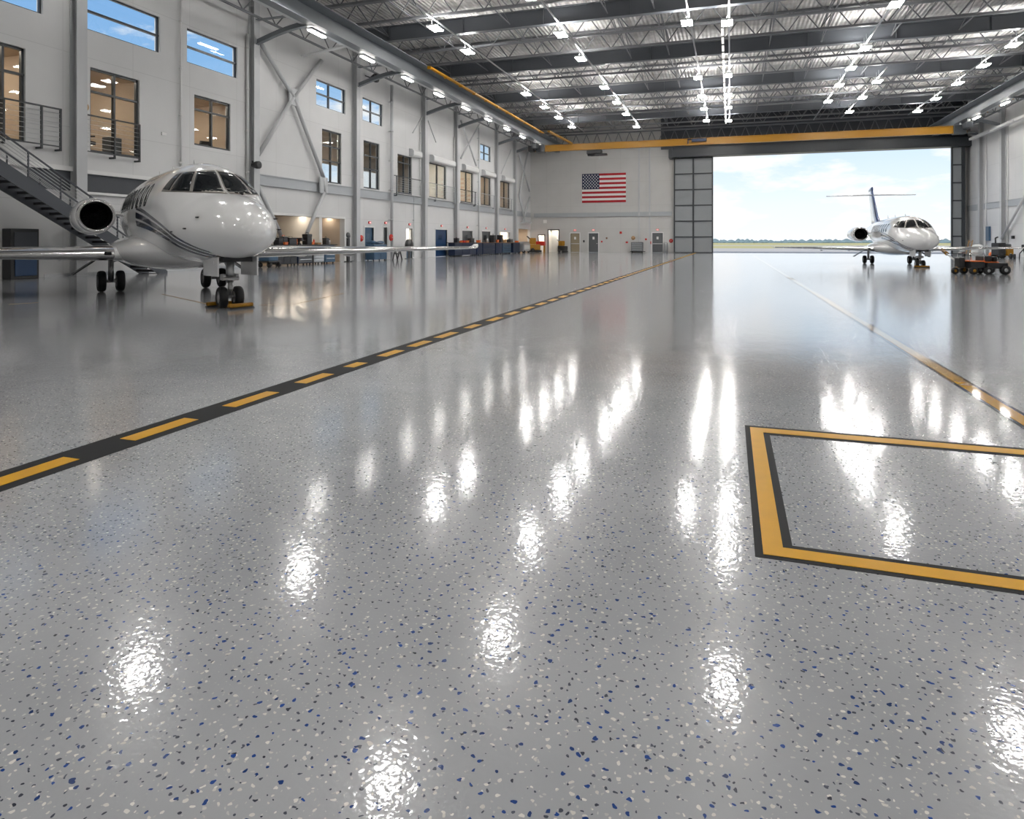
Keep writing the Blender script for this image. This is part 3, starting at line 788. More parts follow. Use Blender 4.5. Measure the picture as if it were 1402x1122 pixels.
def ray_patch(quad, off, nu=9, nv=6):
    """quad: ((alpha,z) at bottom front, bottom back, top back, top front)"""
    mb = MB(); vs = []
    for o in (off, off - .03):
        for j in range(nv + 1):
            for i in range(nu + 1):
                u, v = i / nu, j / nv
                a = (quad[0][0] * (1 - u) + quad[1][0] * u) * (1 - v) + (quad[3][0] * (1 - u) + quad[2][0] * u) * v
                z = (quad[0][1] * (1 - u) + quad[1][1] * u) * (1 - v) + (quad[3][1] * (1 - u) + quad[2][1] * u) * v
                r = ray_skin(a, z) + o
                vs.append((1.5 - 3.6 + r * math.cos(a), r * math.sin(a), z))
    n1 = nu + 1
    mb.add(vs[:len(vs) // 2], [(j * n1 + i, j * n1 + i + 1, (j + 1) * n1 + i + 1, (j + 1) * n1 + i) for j in range(nv) for i in range(nu)], 0, True)
    q = len(vs) // 2; rim = [i for i in range(n1)] + [j * n1 + nu for j in range(1, nv + 1)] + [nv * n1 + i for i in range(nu - 1, -1, -1)] + [j * n1 for j in range(nv - 1, 0, -1)]
    mb.add(vs, [(rim[k], rim[(k + 1) % len(rim)], q + rim[(k + 1) % len(rim)], q + rim[k]) for k in range(len(rim))])
    return mb
def foil(c, t, n=14):
    """closed aerofoil: x from leading edge backwards, z"""
    up = []
    for i in range(n + 1):
        u = (1 - math.cos(PI * i / n)) / 2
        y = 5 * t * (.2969 * math.sqrt(u) - .126 * u - .3516 * u * u + .2843 * u**3 - .1036 * u**4)
        up.append((u * c, y * c))
    return up + [(x, -z * .8) for x, z in up[-2:0:-1]]
def wheel(name, parent, x, y, r, w):
    t = MB(); t.lathe([(r * .55, -w / 2), (r * .86, -w / 2), (r * .96, -w * .36), (r, -w * .15), (r, w * .15), (r * .96, w * .36), (r * .86, w / 2), (r * .55, w / 2)], (x, y, r), 'y', 28)
    o = t.build('wheel', M['rubber'], parent, world=False)
    h = MB(); h.lathe([(0, -w * .36), (r * .2, -w * .42), (r * .24, -w * .3), (r * .5, -w * .36), (r * .58, -w * .46), (r * .58, w * .46), (r * .5, w * .36), (r * .24, w * .3), (r * .2, w * .42), (0, w * .36)], (x, y, r), 'y', 20)
    h.build('hub', M['steel'], o, world=False)
    return o
def jet(label, loc, rotz, span, striped, tail, scale=(1, 1, 1)):
    r = thing('business_jet', label, 'airplane', loc, rotz); r.scale = scale
    mb = MB(); rings = []; NP = 48
    ds = [(i / 70 * math.sqrt(15.6)) ** 2 for i in range(71)]
    for d in ds: rings.append([skin(max(d, .0004), 2 * PI * k / NP) for k in range(NP)])
    mb.loft(rings); mb.build('fuselage', striped, r, world=False)
    # belly fairing
    mb = MB(); rings = []
    for k in range(25):
        u = -1 + 2 * k / 24; e = math.sqrt(max(0, 1 - abs(u) ** 2.4)) * .999 + .001
        rings.append([(-6.1 - 3.4 * u, 1.5 * e ** .7 * math.sin(p * 2 * PI / 32), 1.22 + (.52 * e if math.cos(p * 2 * PI / 32) > 0 else .57 * e) * math.cos(p * 2 * PI / 32)) for p in range(32)])
    mb.loft(rings); mb.build('belly_fairing', M['white_gloss'], r, world=False)
    # windshield
    D = math.radians
    for s in (1, -1):
        frm = ray_patch(((s * D(.6), 2.50), (s * D(67), 2.60), (s * D(60), 3.05), (s * D(.6), 3.125)), .006, 24, 6)
        frm.build('windshield_frame', M['window_trim'], r, world=False)
        for q in (((1.6, 2.55), (22.5, 2.56), (23.5, 3.07), (1.9, 3.085)), ((25, 2.565), (45, 2.59), (44, 3.05), (26.8, 3.07)), ((47.5, 2.61), (64, 2.65), (58, 3.0), (47, 3.04))):
            ray_patch([(s * D(a), z) for a, z in q], .014).build('windshield_pane', M['cockpit'], r, world=False)
        for k in range(9):                                           # cabin windows
            d0, z0 = 4.5 + k * .62, 2.60; hw_, hh = .16, .29
            mb = MB(); pts = []
            for i in range(20):
                t = 2 * PI * i / 20; cx, sz = math.cos(t), math.sin(t)
                dd = d0 + hw_ * math.copysign(abs(cx) ** .75, cx); zz = z0 + hh * math.copysign(abs(sz) ** .75, sz)
                pts.append((dd, zz))
            f = lambda o: [(1.5 - dd, s * (half_y(dd, zz) + o), zz) for dd, zz in pts]
            mb.add(f(.012) + f(-.03), [tuple(range(20))] + [(i, (i + 1) % 20, 20 + (i + 1) % 20, 20 + i) for i in range(20)])
            mb.build('cabin_window', M['cockpit'], r, world=False)
    # wings
    for s in (1, -1):
        rings, le = [], []
        for k in range(17):
            u = k / 16; y = .9 + (span - .9) * u; c = 3.5 - 2.4 * u ** .8; xle = -5.0 - (.14 * (y - .9)); z = 1.10 + .10 * u
            t = .145 - .045 * u
            rings.append([(xle - px, s * y, z + pz) for px, pz in foil(c, t)])
            if y >= 1.45 or k:
                fo = foil(c, t); nn = 14
                sel = [fo[(i) % len(fo)] for i in range(-5, 6)]
                le.append([(xle - px * 1.0 + .008, s * y, z + pz * 1.03) for px, pz in sel])
        mb = MB(); mb.loft(rings); wg = mb.build('wing', M['white_gloss'], r, world=False)
        mb = MB(); mb.loft(le[0:], close=False, cap=False); mb.build('leading_edge', M['chrome'], wg, world=False)
        # upturned tip
        c, xle, z = 1.1, -5 - .14 * (span - .9), 1.2
        tip = []
        for k in range(6):
            u = k / 5; cc = c * (1 - .75 * u ** .6); ang = u * 1.25
            tip.append([(xle - .35 * u - px, s * (span + .3 * math.sin(ang) - pz * math.sin(ang) * .6), z + .16 * (1 - math.cos(ang)) + .05 * u + pz * math.cos(ang)) for px, pz in foil(cc, .09)])
        mb = MB(); mb.loft(tip); mb.build('winglet', M['white_gloss'], wg, world=False)
        for yy in (2.6, 4.4, 6.2):
            if yy > span - 1.5: continue
            u = (yy - .9) / (span - .9); c = 3.5 - 2.4 * u ** .8; xl = -5.0 - .14 * (yy - .9)
            pr = [(.001, 0), (.04, .1), (.065, .3), (.07, .55), (.05, .85), (.001, 1.05)]
            mb = MB(); mb.lathe(pr, (xl - c * .62 - 1.0, s * yy, 1.10 - .13), 'x', 12); mb.build('flap_fairing', M['white_gloss'], wg, world=False)
        # landing light in the wing root
        mb = MB(); mb.bbox(-5.06, -4.96, s * 1.62, s * 1.80, 1.09, 1.19, .03); mb.build('landing_light', M['cockpit'], wg, world=False)
        # engines
        ey, ez, x0 = s * 1.62, 2.24, -8.3
        nac = MB(); nac.lathe([(.44, -.06), (.50, -.05), (.535, -.2), (.57, -.7), (.58, -1.3), (.55, -2.0), (.46, -2.8), (.36, -3.25), (.30, -3.25), (.30, -2.9), (.01, -2.7)], (x0, ey, ez), 'x', 36)
        no = nac.build('engine_nacelle', M['white_gloss'], r, world=False)
        lip = MB(); lip.lathe([(.405, -.35), (.40, -.12), (.42, -.02), (.455, .03), (.49, 0), (.512, -.08), (.527, -.17), (.50, -.17)], (x0, ey, ez), 'x', 36); lip.build('inlet_lip', M['chrome'], no, world=False)
        duct = MB(); duct.lathe([(.41, -.3), (.40, -.7), (.38, -.95), (.10, -.95)], (x0, ey, ez), 'x', 36); duct.build('inlet_duct', M['black'], no, world=False)
        fan = MB()
        for k in range(22):
            a = 2 * PI * k / 22
            def pt(rr, tt, xx): return (x0 + xx, ey + rr * math.cos(a + tt), ez + rr * math.sin(a + tt))
            fan.add([pt(.1, -.1, -.80), pt(.1, .1, -.90), pt(.37, .09, -.88), pt(.37, -.1, -.78)], [(0, 1, 2, 3)])
        fan.build('fan', M['fan'], no, world=False)
        spn = MB(); spn.lathe([(.002, -.52), (.04, -.56), (.09, -.70), (.12, -.88)], (x0, ey, ez), 'x', 18); spn.build('spinner', M['fan'], no, world=False)
        py = MB()
        py.loft([[(x0 - .8 - px * 1.9, s * yy, ez + .1 + pz * 1.3) for px, pz in foil(1, .12)] for yy in (.75, 1.15)], cap=True); py.build('engine_pylon', M['white_gloss'], no, world=False)
        # main gear
        gx, gy = -7.0, s * 1.4
        g = MB(); g.tube((gx, gy, .30), (gx, gy, 1.02), .075, 12); g.tube((gx, gy, .85), (gx + .02, gy - s * .55, 1.05), .03, 8); g.tube((gx, gy - .26, .31), (gx, gy + .26, .31), .05, 10)
        g.tube((gx + .12, gy, .45), (gx + .12, gy, .8), .03, 8)
        go = g.build('main_gear_strut', M['steel'], r, world=False)
        for dy in (-.235, .235): wheel('wheel', r, gx, gy + dy, .305, .2)
        dmb = MB(); dmb.bar((gx + .05, gy + s * .95, .52), (gx + .05, gy + s * .28, 1.02), .5, .03, up=(0, s, 1)); dmb.build('gear_door', M['darkframe'], r, world=False)
    # nose gear
    g = MB(); g.tube((0, 0, .22), (0, 0, .62), .05, 12); g.tube((0, 0, .55), (0, 0, 1.15), .085, 14); g.tube((0, 0, .6), (0, 0, .68), .14, 14); g.tube((0, -.17, .235), (0, .17, .235), .04, 10)
    g.tube((.1, -.16, .64), (.1, .16, .64), .035, 8); g.tube((.05, 0, .3), (.2, 0, .48), .025, 6); g.tube((.2, 0, .48), (.06, 0, .62), .025, 6); g.tube((0, 0, .8), (-.55, 0, 1.1), .035, 8)
    g.bbox(-.12, .08, -.18, -.1, .6, .74, .02); g.bbox(-.12, .08, .1, .18, .6, .74, .02)
    g.build('nose_gear_strut', M['steel'], r, world=False)
    for dy in (-.165, .165): wheel('wheel', r, 0, dy, .235, .17)
    for s in (1, -1):
        d = MB(); d.bar((.62, s * .40, .92), (-.55, s * .40, .90), .03, .40); d.tube((.3, s * .385, 1.0), (.3, s * .42, 1.0), .04, 8); d.build('nose_gear_door', M['white_gloss'], r, world=False)
    mb = MB(); mb.box(-.5, .6, -.3, .3, 1.02, 1.12); mb.build('wheel_well', M['black'], r, world=False)
    # small fittings
    for x, y, z, tx, tz in ((-3.1, 0, 3.415, -.12, .14), (-5.6, 0, 3.42, -.15, .2), (-7.6, 0, 3.4, -.15, .24)):
        mb = MB(); mb.loft([[(x - px * .22, y, z - .03 + 0 * pz) if False else (x - px * .24, y + pz * .24, z - .03) for px, pz in foil(1, .16, 6)], [(x + tx - px * .1, y + pz * .1, z + tz) for px, pz in foil(1, .16, 6)]]); mb.build('antenna', M['white_gloss'], r, world=False)
    for s in (1, -1):
        for d, z in ((.95, 1.95), (1.25, 1.72), (1.9, 1.66)):
            y = half_y(d, z); mb = MB(); mb.bar((1.5 - d, s * (y - .02), z), (1.5 - d, s * (y + .05), z), .03, .03); mb.bar((1.5 - d - .01, s * (y + .05), z), (1.5 - d + .1, s * (y + .05), z), .018, .018); mb.build('pitot_probe', M['black'], r, world=False)
    for y0 in (.05, .17):
        d = 1.72; mb = MB(); zz = 2.57 - abs(y0) * .02; p0 = ray_skin(D(3), 2.5)
        mb.bbox(1.5 - 1.9, 1.5 - 1.72, y0 + .12, y0 + .19, 2.50, 2.58, .02); mb.build('wiper_base', M['black'], r, world=False)
    if tail:
        rings = []
        for k in range(9):
            u = k / 8; z = 3.0 + 2.95 * u; c = 2.6 * (1 - u) + 1.45 * u; xle = -10.4 - 2.3 * u - (0 if u > .2 else (.2 - u) * -3.0)
            cc = c + (0 if u > .2 else (.2 - u) * 3.0)
            rings.append([(xle - px, pz, z) for px, pz in foil(cc, .10)])
        mb = MB(); mb.loft(rings); fo = mb.build('tail_fin', M['white_gloss'], r, world=False)
        le = [[(p[0] + .01, p[1] * 1.04, p[2]) for p in [rg[i % len(rg)] for i in range(-6, 7)]] for rg in rings]
        mb = MB(); mb.loft(le, close=False, cap=False); mb.build('fin_leading_edge', M['navy_gloss'], fo, world=False)
        mb = MB(); mb.loft([[(rings[8][0][0] + .05 - px, pz, z) for px, pz in foil(cc, .12)] for z, cc in ((5.93, 1.5), (6.05, 1.5), (6.15, 1.2), (6.2, .5))]); mb.build('fin_cap', M['navy_gloss'], fo, world=False)
        rings = []
        for k in range(-8, 9):
            u = abs(k) / 8; y = 3.15 * k / 8; c = 1.35 - .6 * u
            rings.append([(-12.55 - .75 * u - px, y, 5.55 + pz) for px, pz in foil(c, .10)])
        mb = MB(); mb.loft(rings); mb.build('tailplane', M['white_gloss'], r, world=False)
    return r
def place(px_xc, zc, hx, hz):
    """nose wheel at camera-plan (xc, zc), heading (hx, hz) in the same plan"""
    x, y = cam2w(px_xc, zc); dx, dy = hx * CT - hz * ST, hx * ST + hz * CT
    return (x, y, 0), math.atan2(dy, dx)
l1, a1 = place(-6.2, 14.45, .62, -.785)
jet1 = jet('white business jet with navy stripes parked beside the office wall, nose wheels chocked', l1, a1, 11.2, M['striped'], False)
l2, a2 = place(22.9, 36.9, -.30, -.954)
jet2 = jet('white business jet with a blue edged tail fin in front of the open hangar doorway', l2, a2, 7.6, M['striped'], True, (.94, .94, .88))

# wheel chocks
def chock(label, c, rot, L=.56):
    t = thing('wheel_chock', label, 'wheel chock', (c[0], c[1], 0), rot)
    mb = MB(); mb.prism([(-.10, .0), (.10, .0), (.05, .035), (-.05, .035)], lambda p: (p[0], -L / 2, p[1]), lambda p: (p[0], L / 2, p[1])); mb.build('rubber_base', M['black'], t, world=False)
    mb = MB(); mb.bbox(-.055, .055, -L / 2, L / 2, .035, .115, .02); mb.build('yellow_block', M['yellow'], t, world=False)
def jl(l, a, x, y): return (l[0] + x * math.cos(a) - y * math.sin(a), l[1] + x * math.sin(a) + y * math.cos(a))
chock('yellow and black wheel chock in front of the nose wheels of the striped jet', jl(l1, a1, .37, .12), a1 + .28)
chock('yellow wheel chock behind the nose wheels of the striped jet', jl(l1, a1, -.36, -.12), a1)
chock('small yellow wheel chock at the nose wheels of the jet in the doorway', jl(l2, a2, .36, 0), a2, .75)
# ================================================================== LAMPS, CRANE, STAIR, RAILINGS
def lamp_model(label, w=.66, L=1.2, hang=.9, single=False, group=None, name='hangar_light'):
    t = thing(name, label, 'ceiling light', (0, 0, 0), 0, group)
    mb = MB()
    if single: mb.bbox(-w / 2, w / 2, -L / 2 - .05, L / 2 + .05, .07, .13, .02)
    else:
        mb.bbox(-.06, .06, -L / 2 - .05, L / 2 + .05, .03, .13, .02)
        for e in (-1, 1): mb.bbox(-w / 2, w / 2, e * (L / 2 + .03) - .03, e * (L / 2 + .03) + .03, 0, .1, .01)
    mb.build('housing', M['white_metal'], t, world=False)
    for s in ((0,) if single else (-1, 1)):
        mb = MB(); ww = w * .3 if single else w * .205; mb.bbox(s * w * .285 - ww, s * w * .285 + ww, -L / 2, L / 2, .0, .07, .02); mb.build('lamp_strip', M['lamp_girder' if single else 'lamp'], t, world=False)
    for s in (-1, 1):
        mb = MB(); mb.tube((0, s * L * .38, .13), (0, s * L * .38, hang), .018, 6); mb.build('hanger_rod', M['galv'], t, world=False)
    return t
ROWS = [
 (-18.1, 15.2, [38.7, 44.2, 58.6, 64.9, 70.9, 77.2], 'in the row nearest the office wall'),
 (-10.7, 15.2, [35.3, 42.5, 48.6, 58.3, 65.0, 71.3, 79.4], 'in the row above the dashed floor lane'),
 (-2.6, 15.2, [42.7, 57.3, 64.7, 70.9, 78.0], 'in the short row beside the bright roof strip'),
 (-0.2, 15.2, [43.5, 57.3, 64.9, 71.0, 78.8], 'in the middle row on the bright roof strip'),
 (9.1, 15.2, [43.2, 52.3, 58.0, 64.0, 71.0], 'in the row above the floor box'),
 (12.0, 15.2, [63.5, 70.2, 77.5], 'in the short row above the doorway jet'),
 (18.8, 15.2, [54.7, 60.4, 66.5, 73.0, 79.4], 'in the row nearest the panel wall')]
first = None
def add_lamp(x, y, z, lab):
    global first
    if first is None: first = lamp_model(lab, group='twin strip hangar lights'); first.location = (x, y, z); return first
    return dup(first, (x, y, z), label=lab)
for X, Z, Ys, desc in ROWS:
    for i, y in enumerate(Ys):
        add_lamp(X, y, Z, '%s twin strip light from the camera %s' % (ORD[i], desc))
    y0, y1 = Ys[0] - 3, 84
    mb = MB(); mb.box(X + .07, X + .17, y0, y1, Z + .45, Z + .52)
    tag(mb.build('lighting_conduit', M['galv']), 'thin metal conduit carrying the lights ' + desc, 'conduit')
# lamps over the part of the hall nearest the camera and behind it
for x, y in ((-10.0, 18.0), (-9.3, 26.2), (8.8, 17.0), (17.0, 17.0), (-.2, 15.5), (18.0, 27.5), (-20.7, 28.3), (-21.9, 19.7), (-.2, 26.0), (-.2, 37.2), (9.1, 26.4), (18.8, 38.0), (18.8, 48.0),
             (-20, 6), (-10, 7), (0, 6), (9, 7), (19, 6), (-20, -4), (-10, -4), (0, -4), (9, -4), (19, -4)):  # unseen rows around and behind the camera, added as fill light
    add_lamp(x, y, 15.2, 'unseen twin strip light over the near end of the hall')
# single strips along the crane girders
def strip_row(X, Ys, desc):
    f = None
    for i, y in enumerate(Ys):
        lab = '%s single strip light from the camera under the %s' % (ORD[i], desc)
        if f is None: f = lamp_model(lab, .36, 1.5, .18, True, 'strip lights under the crane girders', 'strip_light'); f.location = (X, y, 13.47)
        else: dup(f, (X, y, 13.47), label=lab)
strip_row(-22.75, [32.6, 38.2, 43.9, 49.4, 55.2, 61.0, 66.7, 72.3, 78.0], 'crane girder by the office wall')
strip_row(22.75, [40.0, 47.0, 54.0, 61.0, 68.0, 75.0], 'crane girder by the panel wall')
# pale unlit arm set crosswise near the office wall, and the long glowing strip
p0 = on_x(452, 84, -24.0)
sl = MB(); sl.bar((XL + .02, p0[0] + 0.6, 13.55), (-22.6, p0[0], 13.75), .3, .08); o = tag(sl.build('mounting_arm', M['white_metal']), 'pale flat arm reaching from the wall to the crane girder', 'bracket')
cs = MB()
for k in range(19): cs.box(-.60, -.44, 46.5 + k * 2.0, 47.9 + k * 2.0, 15.75, 15.82)
tag(cs.build('light_strip', emit('strip_glow', (1, .96, .9), 0.9)), 'long bright strip running down the middle of the roof', 'light strip')
# yellow conductor rails
for X, a, b, zr, lab in ((-21.3, 44.5, 76.0, 14.46, 'yellow conductor rail on the crane girder by the office wall'), (23.25, 44.0, 76.0, 13.98, 'yellow conductor rail on the crane girder by the plain panel wall')):
    mb = MB()
    for dx in (-.09, .09): mb.bar((X + dx, a, zr), (X + dx, b, zr), .05, .14)
    k = a
    while k < b: mb.box(X - .14, X + .14, k, k + .08, zr - .15, zr + .07); k += 3
    tag(mb.build('conductor_rail', M['yellow_rail']), lab, 'rail')

# ---- travelling crane
CY = 76.6
cr = thing('bridge_crane', 'long yellow overhead bridge crane spanning the hall before the open doorway', 'crane', (0, CY, 12.3))
g = MB(); g.box(-22.4, 22.4, CY - .22, CY + .22, 13.02, 13.07); g.box(-22.4, 22.4, CY - .22, CY + .22, 12.3, 12.35); g.box(-22.4, 22.4, CY - .12, CY + .12, 12.35, 13.02)
g.build('bridge_girder', M['yellow'], cr)
for s in (-1, 1):
    e = MB(); e.bbox(s * 22.2 - .3, s * 22.2 + .3, CY - 1.5, CY + 1.5, 12.6, 13.2, .05); e.bbox(s * 21.2, s * 22.3, CY - .4, CY + .4, 12.2, 13.1, .04); eo = e.build('end_truck', M['darkframe'], cr)
    for dy in (-1.2, 1.2):
        w = MB(); w.lathe([(.02, -.08), (.2, -.08), (.2, .08), (.02, .08)], (s * 22.2, CY + dy, 13.35), 'x', 16); w.build('truck_wheel', M['steel'], eo)
    bf = MB(); bf.bbox(s * 22.9 - .35, s * 22.9 + .35, CY - .5, CY + .5, 12.35, 13.05, .05); bf.build('drive_motor', M['black'], cr)
a = MB(); a.bar((-18.6, CY - 8, 13.35), (-17.9, CY - .2, 13.12), .3, .16); a.build('service_arm', M['yellow'], cr)
x810 = on_y(814, 205, CY)[0]
ho = MB(); ho.bbox(x810 - .9, x810 + .9, CY - .4, CY + .4, 11.75, 12.25, .1); ho.bbox(x810 + .1, x810 + 1.5, CY - .3, CY + .3, 11.55, 11.8, .06); ho.lathe([(.02, -.5), (.3, -.5), (.34, 0), (.3, .5), (.02, .5)], (x810 - .3, CY, 11.85), 'x', 16)
h_ = ho.build('hoist', M['black'], cr)
ro = MB(); ro.tube((x810 + .6, CY, 11.55), (x810 + .6, CY, 11.2), .02, 6); ro.lathe([(.01, 11.0), (.08, 11.05), (.1, 11.15), (.06, 11.25), (.01, 11.25)], (x810 + .6, CY, 0), 'z', 10); ro.build('hook_block', M['steel'], h_)
x952 = on_y(956, 192, CY)[0]
tb = MB(); tb.bbox(x952 - .7, x952 + .9, CY - .42, CY - .12, 12.62, 13.0, .05); tb.box(x952 - 1.15, x952 - 1.05, CY - .36, CY - .12, 12.45, 13.0); tb.box(x952 - 1.15, x952 - .75, CY - .36, CY - .12, 12.9, 13.0); tb.build('control_box', M['navy_cab'], cr)

# ---- roller shutter boxes above the far upper windows
for i, (a, b) in enumerate(((560, 573), (588.5, 619), (632.5, 651.5), (659.5, 675.2), (687, 701))):
    t = thing('shutter_box', ['short curved white shutter box over the balcony window', 'long white shutter box over the two pane window next to the bright hall column', 'white shutter box under the small X brace',
              'white shutter box under the small high window', 'white shutter box before the corner bracing'][i], 'shutter box', (XL, ly(a), 8.9), 0, 'shutter boxes over the upper windows')
    y0, y1 = ly(a), ly(b)
    pf = [(0, 0), (.34, 0), (.42, .1), (.42, .42), (.3, .58), (0, .62)]
    mb = MB(); mb.prism(pf, lambda p: (XL + .004 + p[0], y0 + .1, 8.92 + p[1]), lambda p: (XL + .004 + p[0], y1 - .1, 8.92 + p[1])); mb.build('casing', M['white_metal'], t)
    for yy in (y0 + .05, y1 - .05):
        mb = MB(); mb.prism([(x * 1.05, z * 1.04 - .01) for x, z in pf], lambda p: (XL + .004 + p[0], yy - .05, 8.92 + p[1]), lambda p: (XL + .004 + p[0], yy + .05, 8.92 + p[1])); mb.build('end_cap', M['column'], t)

# ---- railings in front of the upper windows
def railing(label, y0, y1, zb, zt, posts, X=XL + .3, m='darkframe', r=.035):
    t = thing('balcony_railing', label, 'railing', (X, (y0 + y1) / 2, zb - .12))
    mb = MB(); mb.bar((X, y0, zt), (X, y1, zt), .07, .06); mb.build('top_rail', M[m], t)
    mb = MB(); mb.bar((X, y0, zb + .06), (X, y1, zb + .06), .05, .05); mb.build('bottom_rail', M['galv'] if m != 'darkframe' else M[m], t)
    for y in posts:
        mb = MB(); mb.box(X - r, X + r, y - r, y + r, zb - .12, zt); mb.box(XL + .004, X, y - .04, y + .04, zb - .12, zb - .04); mb.build('post', M[m], t)
    mb = MB(); n = 8
    for k in range(1, n): z = zb + .06 + (zt - zb - .06) * k / n; mb.tube((X, y0, z), (X, y1, z), .011, 6)
    mb.build('cable_infill', M['galv'], t)
X_ = XL + .3
yy = lambda p: on_x(p, HY, X_)[0]
railing('black cable railing on the landing at the head of the steel stair', yy(-20), yy(84), 5.3, 6.9, [yy(5), yy(57), yy(83)])
railing('black cable railing across the window with the dark office chairs', yy(110.5), yy(191.5), 5.28, 6.9, [yy(112), yy(157), yy(191)])
railing('short dark railing under the curved shutter box', yy(540), yy(576), 5.35, 6.9, [yy(543)])
railing('thin railing across the two pane window past the bright hall column', yy(587), yy(623), 5.35, 6.85, [yy(597), yy(623)], m='girt', r=.03)
railing('thin railing across the far window under the small X brace', yy(630.5), yy(652), 5.4, 6.8, [yy(650.5)], r=.03)
railing('thin railing across the far window under the small high window', yy(659), yy(678), 5.4, 6.8, [yy(676.5)], m='girt', r=.03)
railing('thin railing across the last far window before the corner', yy(684), yy(702), 5.4, 6.8, [yy(700.5)], m='girt', r=.03)

# ---- steel stair along the wall
SX0, SX1 = -24.35, -25.45
zt_, y_top = 4.42, on_x(4, HY, SX0)[0] - .35
slope = .60
y_bot = y_top + zt_ / slope
st = thing('steel_staircase', 'dark steel staircase descending along the office wall behind the striped jet', 'staircase', ((SX0 + SX1) / 2, y_bot, 0))
for X in (SX0, SX1):
    mb = MB(); dz = .24
    mb.prism([(y_top - .15, zt_ - .02), (y_top - .15, zt_ - .42), (y_bot - .38, 0), (y_bot + .1, 0), (y_bot + .1, .12), (y_top + .1, zt_ + .02)], lambda p: (X - .03, p[0], p[1]), lambda p: (X + .03, p[0], p[1]))
    mb.build('stringer', M['stair'], st)
nt = 24
for k in range(nt):
    u = (k + .6) / nt; y = y_top + (y_bot - y_top) * u; z = zt_ * (1 - u) - .06
    mb = MB(); mb.box(SX1 + .03, SX0 - .03, y - .15, y + .15, z - .03, z); mb.box(SX1 + .03, SX0 - .03, y - .15, y - .12, z - .1, z); mb.build('tread', M['tread'], st)
mb = MB(); mb.box(SX1 - .0, SX0 + .03, y_top - 3.2, y_top + .05, zt_ - .3, zt_); mb.box(XL + .02, SX1, y_top - 3.2, y_top - 1.0, zt_ - .3, zt_); mb.build('landing', M['stair'], st)
for X in (SX0, SX1):
    mb = MB(); mb.bar((X, y_top, zt_ + 1.05), (X, y_bot, 1.05), .05, .05); mb.bar((X, y_top - 3, zt_ + 1.05), (X, y_top, zt_ + 1.05), .05, .05); mb.build('handrail', M['stair'], st)
    for k in range(7):
        u = k / 6; y = y_top + (y_bot - y_top) * u; z = zt_ * (1 - u)
        mb = MB(); mb.box(X - .022, X + .022, y - .022, y + .022, max(0, z - .1), z + 1.05); mb.build('post', M['stair'], st)
    mb = MB()
    for k in range(1, 7):
        h = .14 + .13 * k; mb.tube((X, y_top, zt_ + h), (X, y_bot, h), .013, 6); mb.tube((X, y_top - 3, zt_ + h), (X, y_top, zt_ + h), .013, 6)
    mb.build('rail_infill', M['galv'], st)
# column legs under the landing
for X in (SX0 - .05, SX1 + .05):
    mb = MB(); mb.box(X - .06, X + .06, y_top - 2.9, y_top - 2.78, 0, zt_ - .3); mb.build('landing_leg', M['stair'], st)

# ---- the flag
fx0, fx1 = ex(797), ex(857); fz1, fz0 = on_y(797, 238.5, YE)[1], on_y(797, 278, YE)[1]
fy = YE - .05; mb = MB()
hS = (fz1 - fz0) / 13
for k in range(13): 
    xa = fx0 + (fx1 - fx0) * .4 if k < 7 else fx0
    mb.box(xa, fx1, fy, fy + .04, fz1 - hS * (k + 1), fz1 - hS * k, 0 if k % 2 == 0 else 1)
cw, chh = (fx1 - fx0) * .4, hS * 7
mb.box(fx0, fx0 + cw, fy, fy + .04, fz1 - chh, fz1, 2)
for r_ in range(9):
    for c_ in range(6 if r_ % 2 == 0 else 5):
        cx = fx0 + cw * ((c_ * 2 + (1 if r_ % 2 == 0 else 2)) / 12); cz = fz1 - chh * (r_ + 1) / 10
        pts = [(cx + (R := .115 if q % 2 == 0 else .046) * math.sin(q * PI / 5), cz + R * math.cos(q * PI / 5)) for q in range(10)]
        mb.add([(cx, fy - .008, cz)] + [(p[0], fy - .008, p[1]) for p in pts], [(0, q + 1, (q + 1) % 10 + 1) for q in range(10)], 1)
tag(mb.build('wall_flag', [M['flag_red'], M['flag_white'], M['flag_blue']], fix=False), 'large stars and stripes flag hung flat on the end wall', 'flag')

# ---- downpipes and conduits on the walls
def pipe(lab, px, z0, z1, r=.05, m='white_metal', X=XL + .12, name='downpipe'):
    y = on_x(px, HY, X)[0]; mb = MB(); mb.tube((X, y, z0), (X, y, z1), r, 10)
    k = z0 + .8
    while k < z1: mb.box(XL + .004, X, y - .02, y + .02, k, k + .05); mb.tube((X, y, k - .04), (X, y, k + .09), r * 1.25, 10); k += 2.4
    return tag(mb.build(name, M[m]), lab, 'pipe')
pipe('white wall pipe between the two high strip windows near the jet', 247.5, 4.6, 14.3, .055)
pipe('pale wall pipe beside the column behind the jet nose', 339, 4.6, 13.4, .075)
pipe('tall pale pipe standing above the red alarm bell', 536.5, .01, 14.2, .12, 'column', XL + .32)
pipe('thin pale pipe close to the bright hall column', 575.8, 5.6, 12.2, .05)
pipe('pale pipe between the two farthest X braced bays', 655.5, .01, 14.0, .07, 'column', XL + .24)
pipe('thin dark conduit falling beside the small trestle', 566.5, .1, 5.4, .03, 'girt')
pipe('pale pipe next to the column with the boxes at its foot', 622, 5.6, 12.0, .05)
for px, lab in ((1379.5, 'thin pale pipe beside the column with the diagonal brace on the panel wall'), (1350, 'thin pale pipe by the column nearest the sliding hangar leaf')):
    y = on_x(px, HY, XR - .1)[0]; mb = MB(); mb.tube((XR - .1, y, .01), (XR - .1, y, 12.8), .06, 8); tag(mb.build('downpipe', M['white_metal']), lab, 'pipe')
mb = MB(); X = XR - .9
for k in range(9): mb.bbox(X - .2, X + .2, 30 + k * 6, 35.85 + k * 6, 12.5, 12.76, .03)
tag(mb.build('air_duct', M['white_metal']), 'long white duct along the top of the plain panel wall', 'duct')
